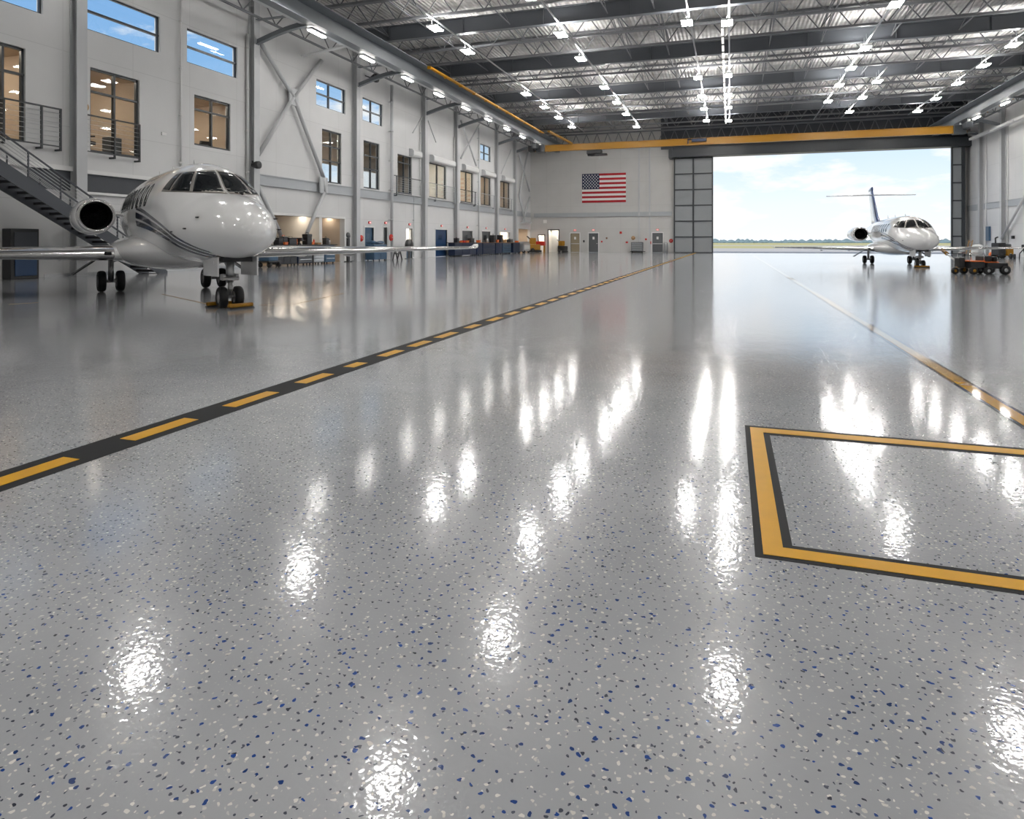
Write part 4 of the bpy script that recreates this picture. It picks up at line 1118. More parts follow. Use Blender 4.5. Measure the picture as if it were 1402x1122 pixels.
# ================================================================== EQUIPMENT ALONG THE WALLS
XF = -25.3                                         # front face of the benches by the office wall
def fy_(px, X=XF): return on_x(px, HY, X)[0]
def cabinet(label, px0, px1, ztop, body, drawers=0, drawer_m=None, doors=0, X=XF, depth=.68, casters=True, name='tool_cabinet', cat='cabinet', group=None):
    y0, y1 = fy_(px0, X), fy_(px1, X); Xb = X - depth
    t = thing(name, label, cat, ((X + Xb) / 2, (y0 + y1) / 2, 0), 0, group)
    zb = .09 if casters else 0
    mb = MB(); mb.bbox(Xb, X, y0, y1, zb, ztop, .02); mb.build('body', M[body], t)
    if casters:
        for cx in (X - .1, Xb + .1):
            for cy in (y0 + .12, y1 - .12):
                mb = MB(); mb.lathe([(.005, -.03), (.042, -.03), (.042, .03), (.005, .03)], (cx, cy, .042), 'y', 14); mb.box(cx - .03, cx + .03, cy - .045, cy + .045, .05, .095); mb.build('caster', M['rubber'], t)
    if drawers:
        h = (ztop - zb - .1) / drawers
        for k in range(drawers):
            mb = MB(); mb.bbox(X, X + .025, y0 + .05, y1 - .05, zb + .05 + h * k + .012, zb + .05 + h * (k + 1) - .012, .01); d = mb.build('drawer', M[drawer_m or body], t)
            mb = MB(); mb.bar((X + .05, y0 + .15, zb + .05 + h * (k + .78)), (X + .05, y1 - .15, zb + .05 + h * (k + .78)), .03, .025); mb.build('drawer_handle', M['chrome'], d)
    for k in range(doors):
        w_ = (y1 - y0) / doors
        mb = MB(); mb.bbox(X, X + .022, y0 + w_ * k + .03, y0 + w_ * (k + 1) - .03, zb + .06, ztop - .06, .012); d = mb.build('cabinet_door', M[drawer_m or body], t)
        mb = MB(); mb.bar((X + .05, y0 + w_ * (k + .82), (zb + ztop) / 2 - .12), (X + .05, y0 + w_ * (k + .82), (zb + ztop) / 2 + .12), .025, .025); mb.build('door_handle', M['chrome'], d)
    return t
def worktop(label, px0, px1, z, m, X=XF, name='worktop'):
    mb = MB(); mb.bbox(X - .86, X + .06, fy_(px0, X), fy_(px1, X), z + .001, z + .06, .015); return tag(mb.build(name, M[m]), label, 'worktop')
cabinet('black double door bench cabinet just past the striped jet nose', 378.5, 406.5, 1.2, 'black', doors=3)
cabinet('dark cabinet with grey drawer fronts in the workshop bench row', 408, 427.5, 1.2, 'navy_cab', 4, 'grey_door')
cabinet('cabinet with pale metal drawers in the workshop bench row', 429, 443.8, 1.2, 'grey_door', 5, 'light_cab')
cabinet('steel blue drawer cabinet at the end of the workshop bench row', 444.6, 459, 1.2, 'steel_blue', 4)
worktop('long black worktop over the workshop bench cabinets', 377, 461, 1.2, 'black')
# things on the workshop bench (top at 1.261)
BZ = 1.262
def case(label, px, w, d, h, m, z=BZ, X=-25.7, handle='black', name='tool_case'):
    y = fy_(px, X); t = thing(name, label, 'tool case', (X, y, z))
    mb = MB(); mb.bbox(X - d / 2, X + d / 2, y - w / 2, y + w / 2, z, z + h * .62, .03); mb.build('body', M[m], t)
    mb = MB(); mb.bbox(X - d / 2 - .01, X + d / 2 + .01, y - w / 2 - .01, y + w / 2 + .01, z + h * .62 + .001, z + h * .86, .03); mb.build('lid', M[m], t)
    mb = MB(); mb.path([(X, y - w * .25, z + h * .84), (X, y - w * .22, z + h), (X, y + w * .22, z + h), (X, y + w * .25, z + h * .84)], .018, 6); mb.build('handle', M[handle], t)
def bin_(label, px, w, d, h, m, z=BZ, X=-25.65):
    y = fy_(px, X); mb = MB()
    a, b = .5, .42; T = .02
    o = lambda k, zz, s: [(X + sx * d * k * s, y + sy * w * k * s, zz) for sx, sy in ((-1, -1), (1, -1), (1, 1), (-1, 1))]
    mb.loft([o(b, z, 1), o(a, z + h, 1), o(a, z + h, .88), o(b, z + .03, .88)], smooth=False)
    t = tag(mb.build('parts_bin', M[m]), label, 'bin'); return t
def can(label, px, r, h, m, z=BZ, X=-25.65, name='spray_can', cat='can'):
    y = fy_(px, X); t = thing(name, label, cat, (X, y, z))
    mb = MB(); mb.lathe([(.002, 0), (r, 0), (r, h * .78), (r * .6, h * .86), (.002, h * .86)], (X, y, z), 'z', 16); mb.build('can_body', M[m], t)
    mb = MB(); mb.lathe([(r * .5, h * .86), (r * .5, h), (.002, h)], (X, y, z), 'z', 12); mb.build('cap', M['black'], t)
def vise(label, px, m='steel', z=BZ, X=-25.65, s=1.0):
    y = fy_(px, X); t = thing('bench_vise', label, 'vise', (X, y, z))
    mb = MB(); mb.lathe([(.002, 0), (.13 * s, 0), (.13 * s, .04 * s), (.06 * s, .08 * s), (.06 * s, .16 * s), (.002, .16 * s)], (X, y, z), 'z', 16); mb.bbox(X - .2 * s, X + .03 * s, y - .09 * s, y + .09 * s, z + .15 * s, z + .36 * s, .03); mb.build('vise_body', M[m], t)
    mb = MB(); mb.bbox(X + .06 * s, X + .2 * s, y - .09 * s, y + .09 * s, z + .18 * s, z + .36 * s, .03); mb.tube((X + .03 * s, y, z + .22 * s), (X + .32 * s, y, z + .22 * s), .025 * s, 8); mb.build('front_jaw', M[m], t)
    mb = MB(); mb.tube((X + .3 * s, y - .13 * s, z + .22 * s), (X + .3 * s, y + .13 * s, z + .22 * s), .014 * s, 6); mb.build('handle', M['chrome'], t)
case('black tool case closest to the striped jet nose on the long black worktop', 381, .42, .4, .5, 'black')
case('black tool case with an orange handle on the long black worktop', 388, .40, .35, .58, 'black', handle='orange')
bin_('orange open bin in front of the black cases on the workshop bench', 391.2, .3, .15, .16, 'orange', X=-25.37)
case('wide low black tool case in the middle of the long black worktop', 397.5, .75, .45, .5, 'black')
can('orange can standing beside the wide low black case', 405.3, .09, .42, 'orange')
vise('dark bench vise on the long black worktop', 409.4, 'black', s=1.2)
case('upright black tool case with a tall handle leaning area of the workshop bench', 420.5, .5, .4, .78, 'black')
bin_('small orange bin past the upright black case', 426.6, .24, .3, .18, 'orange')
can('red can near the pale drawers on the workshop bench', 429.7, .055, .36, 'red')
bin_('light wood tray above the pale drawer cabinet', 434.2, .4, .4, .12, 'wood')
case('small black case at the far end of the long black worktop', 446, .34, .3, .5, 'black')
can('grey spray can beside the small black case', 451, .07, .34, 'steel')
# small blue cart under the nose of the striped jet
t = thing('service_cart', 'small blue trolley seen behind the nose wheel doors of the striped jet', 'cart', (-24.7, fy_(366, -24.7), 0))
ya, yb = fy_(360, -24.7), fy_(378, -24.7)
mb = MB(); mb.bbox(-25.1, -24.3, ya, yb, .28, .36, .03); mb.build('lower_shelf', M['black'], t)
mb = MB(); mb.bbox(-25.05, -24.35, ya + .05, yb - .25, .36, .98, .04); mb.build('blue_box', M['steel_blue'], t)
mb = MB(); mb.path([(-24.7, yb - .1, .34), (-24.7, yb, .95), (-24.7, yb - .1, 1.02)], .03, 8); mb.build('push_handle', M['white_metal'], t)
for cx in (-25.0, -24.4):
    for cy in (ya + .15, yb - .15):
        mb = MB(); mb.lathe([(.005, -.04), (.14, -.04), (.14, .04), (.005, .04)], (cx, cy, .14), 'y', 16); mb.build('wheel', M['rubber'], t)
# light blue cabinet, trestle, hose reel, black stand
cabinet('steel blue cabinet with a folded tarp on top beside the grey blue door', 512, 529.5, 1.25, 'steel_blue', doors=2)
mb = MB(); y0, y1 = fy_(512.6), fy_(527); rings = []
for k in range(9):
    u = k / 8; rings.append([(XF - .39 + .33 * math.cos(a * PI / 6) * (1 - .1 * math.sin(5 * u)), y0 + (y1 - y0) * u, 1.262 + (.10 + .04 * math.sin(7 * u)) * (1 + math.sin(a * PI / 6))) for a in range(12)])
mb.loft(rings); tag(mb.build('folded_tarp', M['steel_blue']), 'folded blue tarp lying on the steel blue cabinet', 'tarp')
t = thing('trestle', 'small black trestle with a pale top standing under the wing', 'trestle', (-24.9, fy_(544, -24.9), 0))
y0, y1 = fy_(540.5, -24.9), fy_(547.8, -24.9)
mb = MB(); mb.bbox(-25.15, -24.65, y0, y1, .72, .78, .015); mb.build('top_board', M['white_metal'], t)
for cy in (y0 + .06, y1 - .06):
    for cx in (-25.1, -24.7):
        mb = MB(); mb.tube((cx, cy, 0), (cx * .2 + -24.9 * .8, cy, .72), .05, 8); mb.build('leg', M['black'], t)
mb = MB(); mb.tube((-24.9, y0 + .06, .5), (-24.9, y1 - .06, .5), .05, 8); mb.build('stretcher', M['black'], t)
t = thing('hose_reel', 'black hose reel on a post before the bright doorway', 'hose reel', (-25.6, fy_(560, -25.6), 0)); yc = fy_(560, -25.6)
mb = MB(); mb.lathe([(.05, -.14), (.5, -.14), (.52, -.10), (.3, -.08), (.3, .08), (.52, .10), (.5, .14), (.05, .14)], (-25.6, yc, 1.12), 'x', 24); mb.build('drum', M['black'], t)
mb = MB(); mb.box(-25.68, -25.52, yc - .08, yc + .08, 0, 1.1); mb.box(-25.85, -25.35, yc - .3, yc + .3, 0, .04); mb.build('post', M['grey_door'], t)
# black post with a round gauge beside the workshop opening
t = thing('call_point_post', 'black waist high post with a round head beside the workshop opening', 'post', (-25.9, fy_(476.6, -25.9), 0)); yc = fy_(476.6, -25.9)
mb = MB(); mb.box(-25.97, -25.83, yc - .12, yc + .12, 0, 1.7); mb.box(-26.1, -25.7, yc - .22, yc + .22, 0, .05); mb.build('post', M['black'], t)
mb = MB(); mb.lathe([(.01, .08), (.12, .07), (.16, 0), (.12, -.06), (.01, -.07)], (-25.85, yc, 1.85), 'x', 20); mb.build('round_head', M['grey_door'], t)
# navy benches further down
cabinet('long navy double door bench cabinet beside the wing tip', 622.5, 652, 1.3, 'navy_cab', doors=3)
cabinet('narrow navy cabinet next to the long navy bench', 653.2, 660.2, 1.3, 'navy_cab', doors=1)
cabinet('navy cabinet with one pale drawer panel in the far bench row', 661, 677.6, 1.3, 'navy_cab', 2, 'navy_cab')
cabinet('narrow navy cabinet with a pale notice in the far bench row', 678.8, 687.2, 1.3, 'navy_cab', doors=1)
cabinet('navy cabinet with four grey drawers in the far bench row', 688, 699.5, 1.3, 'navy_cab', 4, 'steel_blue')
cabinet('last navy cabinet of the far bench row next to the grey cart', 702.8, 711.6, 1.3, 'navy_cab', doors=1)
worktop('orange brown worktop over the far navy cabinets', 652.6, 712, 1.3, 'bench_top')
worktop('black rubber topped worktop of the long navy bench', 622, 652.2, 1.3, 'black')
BZ2 = 1.362
for px, lab, kind, m, sz in ((625, 'black tool case at the near end of the long navy bench', 'c', 'black', (.5, .4, .5)), (629.5, 'orange tray on the long navy bench', 'b', 'orange', (.7, .4, .14)), (634, 'red tray on the long navy bench before the grey door', 'b', 'red', (.6, .4, .2)),
                              (638.5, 'second orange tray on the long navy bench beside the red one', 'b', 'orange', (.7, .4, .2)), (645, 'black tool case at the far end of the long navy bench', 'c', 'black', (.9, .4, .5)),
                              (655, 'orange bin on the brown worktop over the narrow navy cabinet', 'b', 'orange', (.4, .4, .25)), (667, 'grey can on the brown worktop before the grey door', 's', 'steel', (.12, .5)),
                              (675, 'large black tool case on the brown worktop', 'c', 'black', (.7, .5, .95)), (680, 'orange bin between the black cases on the brown worktop', 'b', 'orange', (.6, .4, .3)), (684.5, 'tall black tool case on the brown worktop before the warm doorway', 'c', 'black', (.7, .5, 1.0)),
                              (690, 'light wood tray on the brown worktop', 'b', 'wood', (.8, .4, .3)), (698, 'black case on the far end of the brown worktop', 'c', 'black', (1.0, .5, .45)), (707.5, 'small orange bin on the last navy cabinet', 'b', 'orange', (.6, .4, .2))):
    if kind == 'c': case(lab, px, *sz, m, z=BZ2)
    elif kind == 'b': bin_(lab, px, *sz, m, z=BZ2)
    else: can(lab, px, sz[0], sz[1], m, z=BZ2)
# grey rounded cart
t = thing('washing_cart', 'rounded grey metal cart at the end of the navy bench row', 'cart', (-25.2, fy_(717.5, -25.2), 0)); ya, yb = fy_(713.4, -25.2), fy_(723, -25.2)
pf = [(ya, .2), (yb, .2), (yb, 1.0), (yb - .5, 1.4), (ya + .6, 1.45), (ya, 1.2)]
mb = MB(); mb.prism(pf, lambda p: (-25.7, p[0], p[1]), lambda p: (-24.9, p[0], p[1])); mb.build('tank', M['galv'], t)
mb = MB(); mb.prism([(ya + .4, .45), (yb - .4, .45), (yb - .4, .95), (ya + .4, 1.05)], lambda p: (-24.9, p[0], p[1]), lambda p: (-24.86, p[0], p[1])); mb.build('side_panel', M['white_metal'], t)
for cy in (ya + .4, yb - .4):
    for cx in (-25.6, -25.0):
        mb = MB(); mb.lathe([(.005, -.05), (.2, -.05), (.2, .05), (.005, .05)], (cx, cy, .2), 'y', 16); mb.build('wheel', M['rubber'], t)
# floor machines by the corner and the flag wall
def scrubber(label, px, zc_y, m_body, m_tank, s=1.0, rot=0.0):
    x, y = on_y(px, HY, zc_y)[0], zc_y
    t = thing('floor_scrubber', label, 'floor machine', (x, y, 0), rot)
    mb = MB(); mb.bbox(-.55 * s, .45 * s, -.35 * s, .35 * s, .22 * s, .75 * s, .08); mb.build('body', M[m_body], t, world=False)
    mb = MB(); mb.bbox(-.5 * s, .05 * s, -.32 * s, .32 * s, .76 * s, 1.35 * s, .1); mb.build('tank', M[m_tank], t, world=False)
    mb = MB(); mb.lathe([(.02, .02), (.4 * s, .02), (.38 * s, .2 * s), (.1 * s, .24 * s)], (.25 * s, 0, 0), 'z', 20); mb.build('brush_deck', M['black'], t, world=False)
    mb = MB(); mb.path([(-.45 * s, -.2 * s, 1.2 * s), (-.75 * s, -.2 * s, 1.5 * s), (-.75 * s, .2 * s, 1.5 * s), (-.45 * s, .2 * s, 1.2 * s)], .03 * s, 8); mb.build('handlebar', M['black'], t, world=False)
    for sy in (-1, 1):
        mb = MB(); mb.lathe([(.005, -.05), (.2 * s, -.05), (.2 * s, .05), (.005, .05)], (-.3 * s, sy * .36 * s, .2 * s), 'y', 16); mb.build('wheel', M['rubber'], t, world=False)
scrubber('yellow floor machine in the corner beside the grey rounded cart', 732.5, 85.4, 'yellow', 'yellow', 1.45, .5)
scrubber('black floor machine with a yellow tank before the dark framed bay', 771, 86.6, 'black', 'yellow', 1.15, -.4)
t = thing('tool_cabinet', 'red tool chest on a yellow stand near the corner bay of the flag wall', 'cabinet', (on_y(740.5, HY, 86.9)[0], 86.9, 0)); cx = t.location.x
mb = MB(); mb.bbox(cx - .6, cx + .6, 86.5, 87.2, .9, 1.5, .04); mb.build('body', M['red'], t)
for k in range(3):
    mb = MB(); mb.bbox(cx - .54, cx + .54, 86.47, 86.5, .94 + k * .18, 1.09 + k * .18, .01); mb.build('drawer', M['red'], t)
for sx in (-1, 1):
    for yy_ in (86.6, 87.1):
        mb = MB(); mb.box(cx + sx * .5 - .06, cx + sx * .5 + .06, yy_ - .06, yy_ + .06, 0, .9); mb.build('leg', M['yellow'], t)
# grey drawer trolley by the flag wall
x0, x1 = on_y(864, HY, 87.1)[0], on_y(880, HY, 87.1)[0]
t = thing('tool_trolley', 'grey four drawer tool trolley on a black base under the wall pipes', 'cabinet', ((x0 + x1) / 2, 87.3, 0))
mb = MB(); mb.bbox(x0, x1, 87.0, 87.7, .2, 1.38, .03); mb.build('body', M['grey_door'], t)
for k in range(4):
    mb = MB(); mb.bbox(x0 + .06, x1 - .06, 86.97, 87.0, .24 + k * .28, .47 + k * .28, .01); d = mb.build('drawer', M['grey_panel'], t)
    mb = MB(); mb.bar((x0 + .2, 86.94, .42 + k * .28), (x1 - .2, 86.94, .42 + k * .28), .03, .025); mb.build('drawer_handle', M['chrome'], d)
mb = MB(); mb.bbox(x0 - .1, x1 + .3, 86.9, 87.75, .12, .2, .03); mb.build('base', M['black'], t)
for cx in (x0 + .1, x1 - .1):
    for yy_ in (87.05, 87.6):
        mb = MB(); mb.lathe([(.005, -.04), (.07, -.04), (.07, .04), (.005, .04)], (cx, yy_, .07), 'x', 12); mb.build('caster', M['rubber'], t)
def cylinder(label, x, y, r, h, m, name='gas_cylinder', cat='cylinder'):
    t = thing(name, label, cat, (x, y, 0))
    mb = MB(); mb.lathe([(.005, 0), (r, 0), (r, h * .8), (r * .85, h * .87), (r * .35, h * .92), (.005, h * .92)], (x, y, 0), 'z', 20); mb.build('tank_body', M[m], t)
    mb = MB(); mb.tube((x, y, h * .9), (x, y, h), r * .22, 8); mb.tube((x - r * .4, y, h * .97), (x + r * .4, y, h * .97), r * .12, 8); mb.build('valve', M['steel'], t)
cylinder('pale gas cylinder beside the grey door next to the sliding hangar leaf', on_y(911.5, HY, 87.4)[0], 87.4, .26, 1.5, 'light_cab')
# wall fittings
def disc(label, axis, px, py, r, m, name='alarm_bell', cat='alarm', plane=None):
    if axis == 'L':
        X = XL + .004 if plane is None else plane; y, z = on_x(px, py, X); o = (X, y, z); ax = 'x'; k = 1
    elif axis == 'R':
        X = XR - .004; y, z = on_x(px, py, X); o = (X, y, z); ax = 'x'; k = -1
    else:
        x, z = on_y(px, py, YE - .004); o = (x, YE - .004, z); ax = 'y'; k = -1
    t = thing(name, label, cat, o)
    mb = MB(); mb.lathe([(.003, 0), (r, 0), (r, k * .05), (r * .8, k * .12), (r * .3, k * .15), (.003, k * .15)], (0, 0, 0), ax, 20); mb.build('dome', M[m], t, world=False)
    mb = MB(); mb.lathe([(.003, k * .15), (r * .2, k * .15), (r * .2, k * .18), (.003, k * .18)], (0, 0, 0), ax, 12); mb.build('boss', M['steel'], t, world=False)
disc('red alarm bell on the wall between the workshop opening and the grey blue door', 'L', 494, 326.5, .25, 'red')
disc('red alarm bell at the foot of the tall pale pipe', 'L', 535, 325.5, .28, 'red', plane=XL + .46)
disc('red round alarm beside the sliding hangar leaf', 'E', 918.8, 330, .26, 'red')
disc('dark round wall fitting next to the workshop opening', 'L', 476, 322, .2, 'grey_door', 'wall_gauge', 'gauge')
disc('brown round fitting on the column near the railed office window', 'L', 114.5, 146.5, .2, 'wood', 'wall_horn', 'horn')
disc('yellow brown round fitting above the grey drawer trolley', 'E', 867, 326, .26, 'wood', 'wall_gauge', 'gauge')
def wbox(label, axis, px, py, w, h, m, name='call_box', cat='box', dp=.12):
    if axis == 'E':
        x, z = on_y(px, py, YE); mb = MB(); mb.bbox(x - w / 2, x + w / 2, YE - dp, YE - .003, z - h / 2, z + h / 2, .02)
    elif axis == 'L':
        y, z = on_x(px, py, XL); mb = MB(); mb.bbox(XL + .003, XL + dp, y - w / 2, y + w / 2, z - h / 2, z + h / 2, .02)
    else:
        y, z = on_x(px, py, XR); mb = MB(); mb.bbox(XR - dp, XR - .003, y - w / 2, y + w / 2, z - h / 2, z + h / 2, .02)
    tag(mb.build(name, M[m]), label, cat)
wbox('small red box on the flag wall just past the dark middle door', 'E', 824, 331, .2, .22, 'red')
wbox('small brown box higher on the flag wall past the dark middle door', 'E', 830.7, 326.3, .2, .22, 'bench_top')
wbox('small dark box between the tan door and the dark middle door', 'E', 799.5, 330.5, .2, .3, 'black')
wbox('red and white box high on the flag wall in line with the flag edge', 'E', 850, 318.7, .3, .3, 'red')
wbox('dark red box beside the grey drawer trolley', 'E', 858.3, 332, .3, .2, 'red')
wbox('red box on the wall between the trolley and the grey door', 'E', 884.5, 327.8, .24, .24, 'red')
wbox('red pull box at the frame of the grey door by the hangar leaf', 'E', 890.6, 332.5, .2, .36, 'red')
wbox('white and red sign above the yellow floor machine', 'E', 746.3, 303.5, .5, .45, 'flag_white', 'wall_sign', 'sign', .04)
wbox('blue grey electrical panel on the plain panel wall', 'R', 1354.5, 320, .9, 1.5, 'steel_blue', 'electrical_panel', 'panel', .2)
wbox('small pale switch plates on the wall under the high strip windows', 'L', 224, 183.5, .3, .16, 'white_metal', 'switch_plate', 'switch', .05)
wbox('little dark camera on the panel wall beside the diagonal brace', 'R', 1389, 325, .25, .3, 'black', 'wall_camera', 'camera', .25)
# dark floodlights
for px, py, X, lab in ((513.5, 107, -25.6, 'black round loudspeaker hung under the eave beside the high window'), (351.5, 226, -25.9, 'small black floodlight on the column behind the jet nose')):
    y, z = on_x(px, py, X); t = thing('loudspeaker' if px > 400 else 'floodlight', lab, 'loudspeaker' if px > 400 else 'lamp', (X, y, z))
    r_ = .34 if px > 400 else .22
    mb = MB(); mb.lathe([(.01, -.3), (r_ * .6, -.28), (r_, 0), (r_, .18), (.01, .12)], (X, y, z), 'x', 20); mb.build('horn', M['black'], t)
    mb = MB(); mb.tube((X - .25, y, z), (XL + .3 if px < 400 else XL + .05, y, z + .25), .04, 8); mb.build('mount_arm', M['black'], t)
# locker under the stair
y0, y1 = on_x(14.5, HY, XL + .5)[0], on_x(53.5, HY, XL + .5)[0]
t = thing('storage_locker', 'tall black framed locker with a blue lower door under the stair', 'locker', (XL + .3, (y0 + y1) / 2, 0))
mb = MB(); mb.bbox(XL + .03, XL + .5, y0, y1, 0, 1.95, .02); mb.build('body', M['black'], t)
mb = MB(); mb.bbox(XL + .5, XL + .53, y0 + .15, y1 - .1, .12, 1.02, .01); mb.build('blue_door', M['blue_door'], t)
mb = MB(); mb.bbox(XL + .5, XL + .53, y0 + .12, y1 - .08, 1.08, 1.82, .01); mb.build('upper_door', M['dark_panel'], t)
# offices: chairs and desks seen through the near windows
def office_chair(label, x, y, rz, s=1.15):
    t = thing('office_chair', label, 'chair', (x, y, 5.2), rz, None)
    mb = MB(); mb.bbox(-.27 * s, .27 * s, -.27 * s, .27 * s, .45 * s, .56 * s, .04); mb.build('seat', M['black'], t, world=False)
    mb = MB(); mb.loft([[(-.25 * s - .1 * s * abs(k / 6 - .3) + o, .29 * s * math.cos(a) * (1 - .25 * (k / 6) ** 3), (.62 + .75 * k / 6) * s) for a in (PI, PI * .7, PI * .3, 0)] + [(-.19 * s - .1 * s * abs(k / 6 - .3) + o, .29 * s * math.cos(a) * (1 - .25 * (k / 6) ** 3), (.62 + .75 * k / 6) * s) for a in (0, PI * .3, PI * .7, PI)] for k in range(7) for o in (0,)]); mb.build('backrest', M['black'], t, world=False)
    mb = MB(); mb.tube((0, 0, .08 * s), (0, 0, .46 * s), .035 * s, 10)
    for k in range(5): a = 2 * PI * k / 5; mb.bar((0, 0, .1 * s), (.32 * s * math.cos(a), .32 * s * math.sin(a), .05 * s), .06, .05)
    mb.build('star_base', M['steel'], t, world=False)
    for sy in (-1, 1):
        mb = MB(); mb.path([(-.1 * s, sy * .28 * s, .5 * s), (-.1 * s, sy * .32 * s, .74 * s), (.18 * s, sy * .32 * s, .74 * s)], .025 * s, 6); mb.build('armrest', M['black'], t, world=False)
def desk(label, x, y, w=1.6, d=.8, z=5.2):
    t = thing('office_desk', label, 'desk', (x, y, z))
    mb = MB(); mb.bbox(x - d / 2, x + d / 2, y - w / 2, y + w / 2, z + .72, z + .76, .01); mb.build('desk_top', M['wood'], t)
    for sy in (-1, 1):
        mb = MB(); mb.box(x - d / 2 + .03, x + d / 2 - .03, y + sy * (w / 2 - .05) - .02, y + sy * (w / 2 - .05) + .02, z, z + .72); mb.build('leg', M['wood'], t)
def monitor(label, x, y, z):
    t = thing('computer_monitor', label, 'monitor', (x, y, z))
    mb = MB(); mb.bbox(x - .02, x + .02, y - .33, y + .33, z + .14, z + .54, .015); mb.build('screen', M['black'], t)
    mb = MB(); mb.tube((x - .04, y, z + .01), (x - .04, y, z + .3), .025, 8); mb.bbox(x - .14, x + .08, y - .14, y + .14, z, z + .02, .008); mb.build('stand', M['black'], t)
yc = ly(140)
office_chair('large black office chair behind the railed window', RX1 - .9, ly(141), .25, 1.45)
office_chair('second black office chair deeper behind the railed window', RX1 - 2.6, ly(119), 1.2, 1.3)
desk('wooden desk behind the railed office window', RX1 - 2.6, ly(160), 1.4)
monitor('black monitor on the desk behind the railed office window', RX1 - 2.6, ly(158), 5.961)
mb = MB(); mb.bbox(RX1 - 1.1, RX1 - .5, ly(172), ly(186), 5.2, 6.35, .03); tag(mb.build('filing_cabinet', M['grey_door']), 'grey filing cabinet at the corner of the railed office window', 'cabinet')
desk('wooden desk behind the four pane window above the jet', RX1 - 2.6, ly(291), 3.2)
office_chair('black office chair behind the four pane window above the jet', RX1 - 1.0, ly(283), .6, 1.45)
office_chair('second black office chair further along the four pane window', RX1 - .9, ly(310), -.5, 1.4)
monitor('black monitor on the desk behind the four pane window', RX1 - 2.6, ly(296), 5.961)
# doors on the back walls of two offices
for px, lab in ((132, 0), (172, 1)):
    yb_ = ly(px) + .6; struct(MB().box(RX1 - 5.98, RX1 - 5.92, yb_, yb_ + .9, 5.2, 7.5).build('door_%d' % dn, M['dark_panel'])); dn += 1

# ---- by the plain panel wall: tug, tow bar, ground power unit, drums
def plan(px, zc): return cam2w((px - CX) / F * zc, zc)
tz = 29.3; ox, oy = plan(1337, tz)
t = thing('tow_tractor', 'low black and orange aircraft tug with a towed battery cart by the doorway jet', 'tug', (ox, oy, 0), TH)
k_ = tz / F
def U(px): return (px - 1337) * k_
mb = MB(); mb.bbox(U(1320.5), U(1340), -.45, .45, .26, .56, .05); mb.build('front_body', M['black'], t, world=False)
mb = MB(); mb.bbox(U(1319), U(1339.5), -.44, .44, .562, .61, .02); mb.build('orange_deck', M['orange'], t, world=False)
mb = MB(); mb.bbox(U(1341), U(1369.5), -.5, .5, .26, .52, .05); mb.build('rear_body', M['black'], t, world=False)
mb = MB(); mb.bbox(U(1338), U(1358), -.45, .45, .522, .56, .02); mb.build('rear_deck', M['orange'], t, world=False)
mb = MB(); mb.bbox(U(1341), U(1351), -.35, .3, .56, .82, .05); mb.build('driver_seat', M['black'], t, world=False)
mb = MB(); mb.bbox(U(1352.5), U(1358), -.35, .3, .56, .8, .05); mb.build('battery_box', M['black'], t, world=False)
mb = MB(); mb.bbox(U(1310), U(1318), -.2, .2, .28, .76, .06); mb.build('tow_head', M['black'], t, world=False)
mb = MB(); mb.bar((U(1309), 0, .3), (U(1322), 0, .3), .1, .06); mb.build('front_link', M['wood'], t, world=False)
mb = MB(); mb.path([(U(1319), -.4, .6), (U(1319), -.4, .95), (U(1338.5), -.4, .95), (U(1338.5), -.4, .6)], .015, 6); mb.path([(U(1319), .4, .6), (U(1319), .4, .95), (U(1338.5), .4, .95), (U(1338.5), .4, .6)], .015, 6); mb.build('guard_rail', M['chrome'], t, world=False)
for px, sy, r_, w_ in ((1307.5, 0, .15, .1), (1324, -.42, .17, .14), (1328, .42, .17, .14), (1341.5, -.5, .17, .14), (1352, .5, .17, .14), (1364.5, -.5, .2, .16), (1366, .5, .2, .16)):
    mb = MB(); mb.lathe([(r_ * .4, -w_ / 2), (r_, -w_ / 2), (r_, w_ / 2), (r_ * .4, w_ / 2)], (U(px), sy, r_), 'y', 20); wo = mb.build('wheel', M['rubber'], t, world=False)
    mb = MB(); mb.lathe([(.004, -w_ * .55), (r_ * .42, -w_ * .52), (r_ * .42, w_ * .52), (.004, w_ * .55)], (U(px), sy, r_), 'y', 14); mb.build('hub', M['yellow' if px < 1330 else 'light_cab'], wo, world=False)
a = plan(1309, tz); b = plan(1289.5, 33.5)
t = thing('tow_bar', 'yellow and black striped tow bar rising from the tug towards the jet', 'tow bar', ((a[0] + b[0]) / 2, (a[1] + b[1]) / 2, .35))
A, B = Vector((a[0], a[1], .55)), Vector((b[0], b[1], 1.05)); A = A.lerp(B, .13); mid = A.lerp(B, .55)
mb = MB(); mb.tube(A, mid, .04, 10); mb.build('steel_tube', M['steel'], t)
mb = MB(); mb.tube(mid, B, .085, 10); mb.build('yellow_sleeve', M['yellow'], t)
for u in (.62, .75, .88):
    mb = MB(); mb.tube(A.lerp(B, u), A.lerp(B, u + .06), .09, 10); mb.build('black_band', M['black'], t)
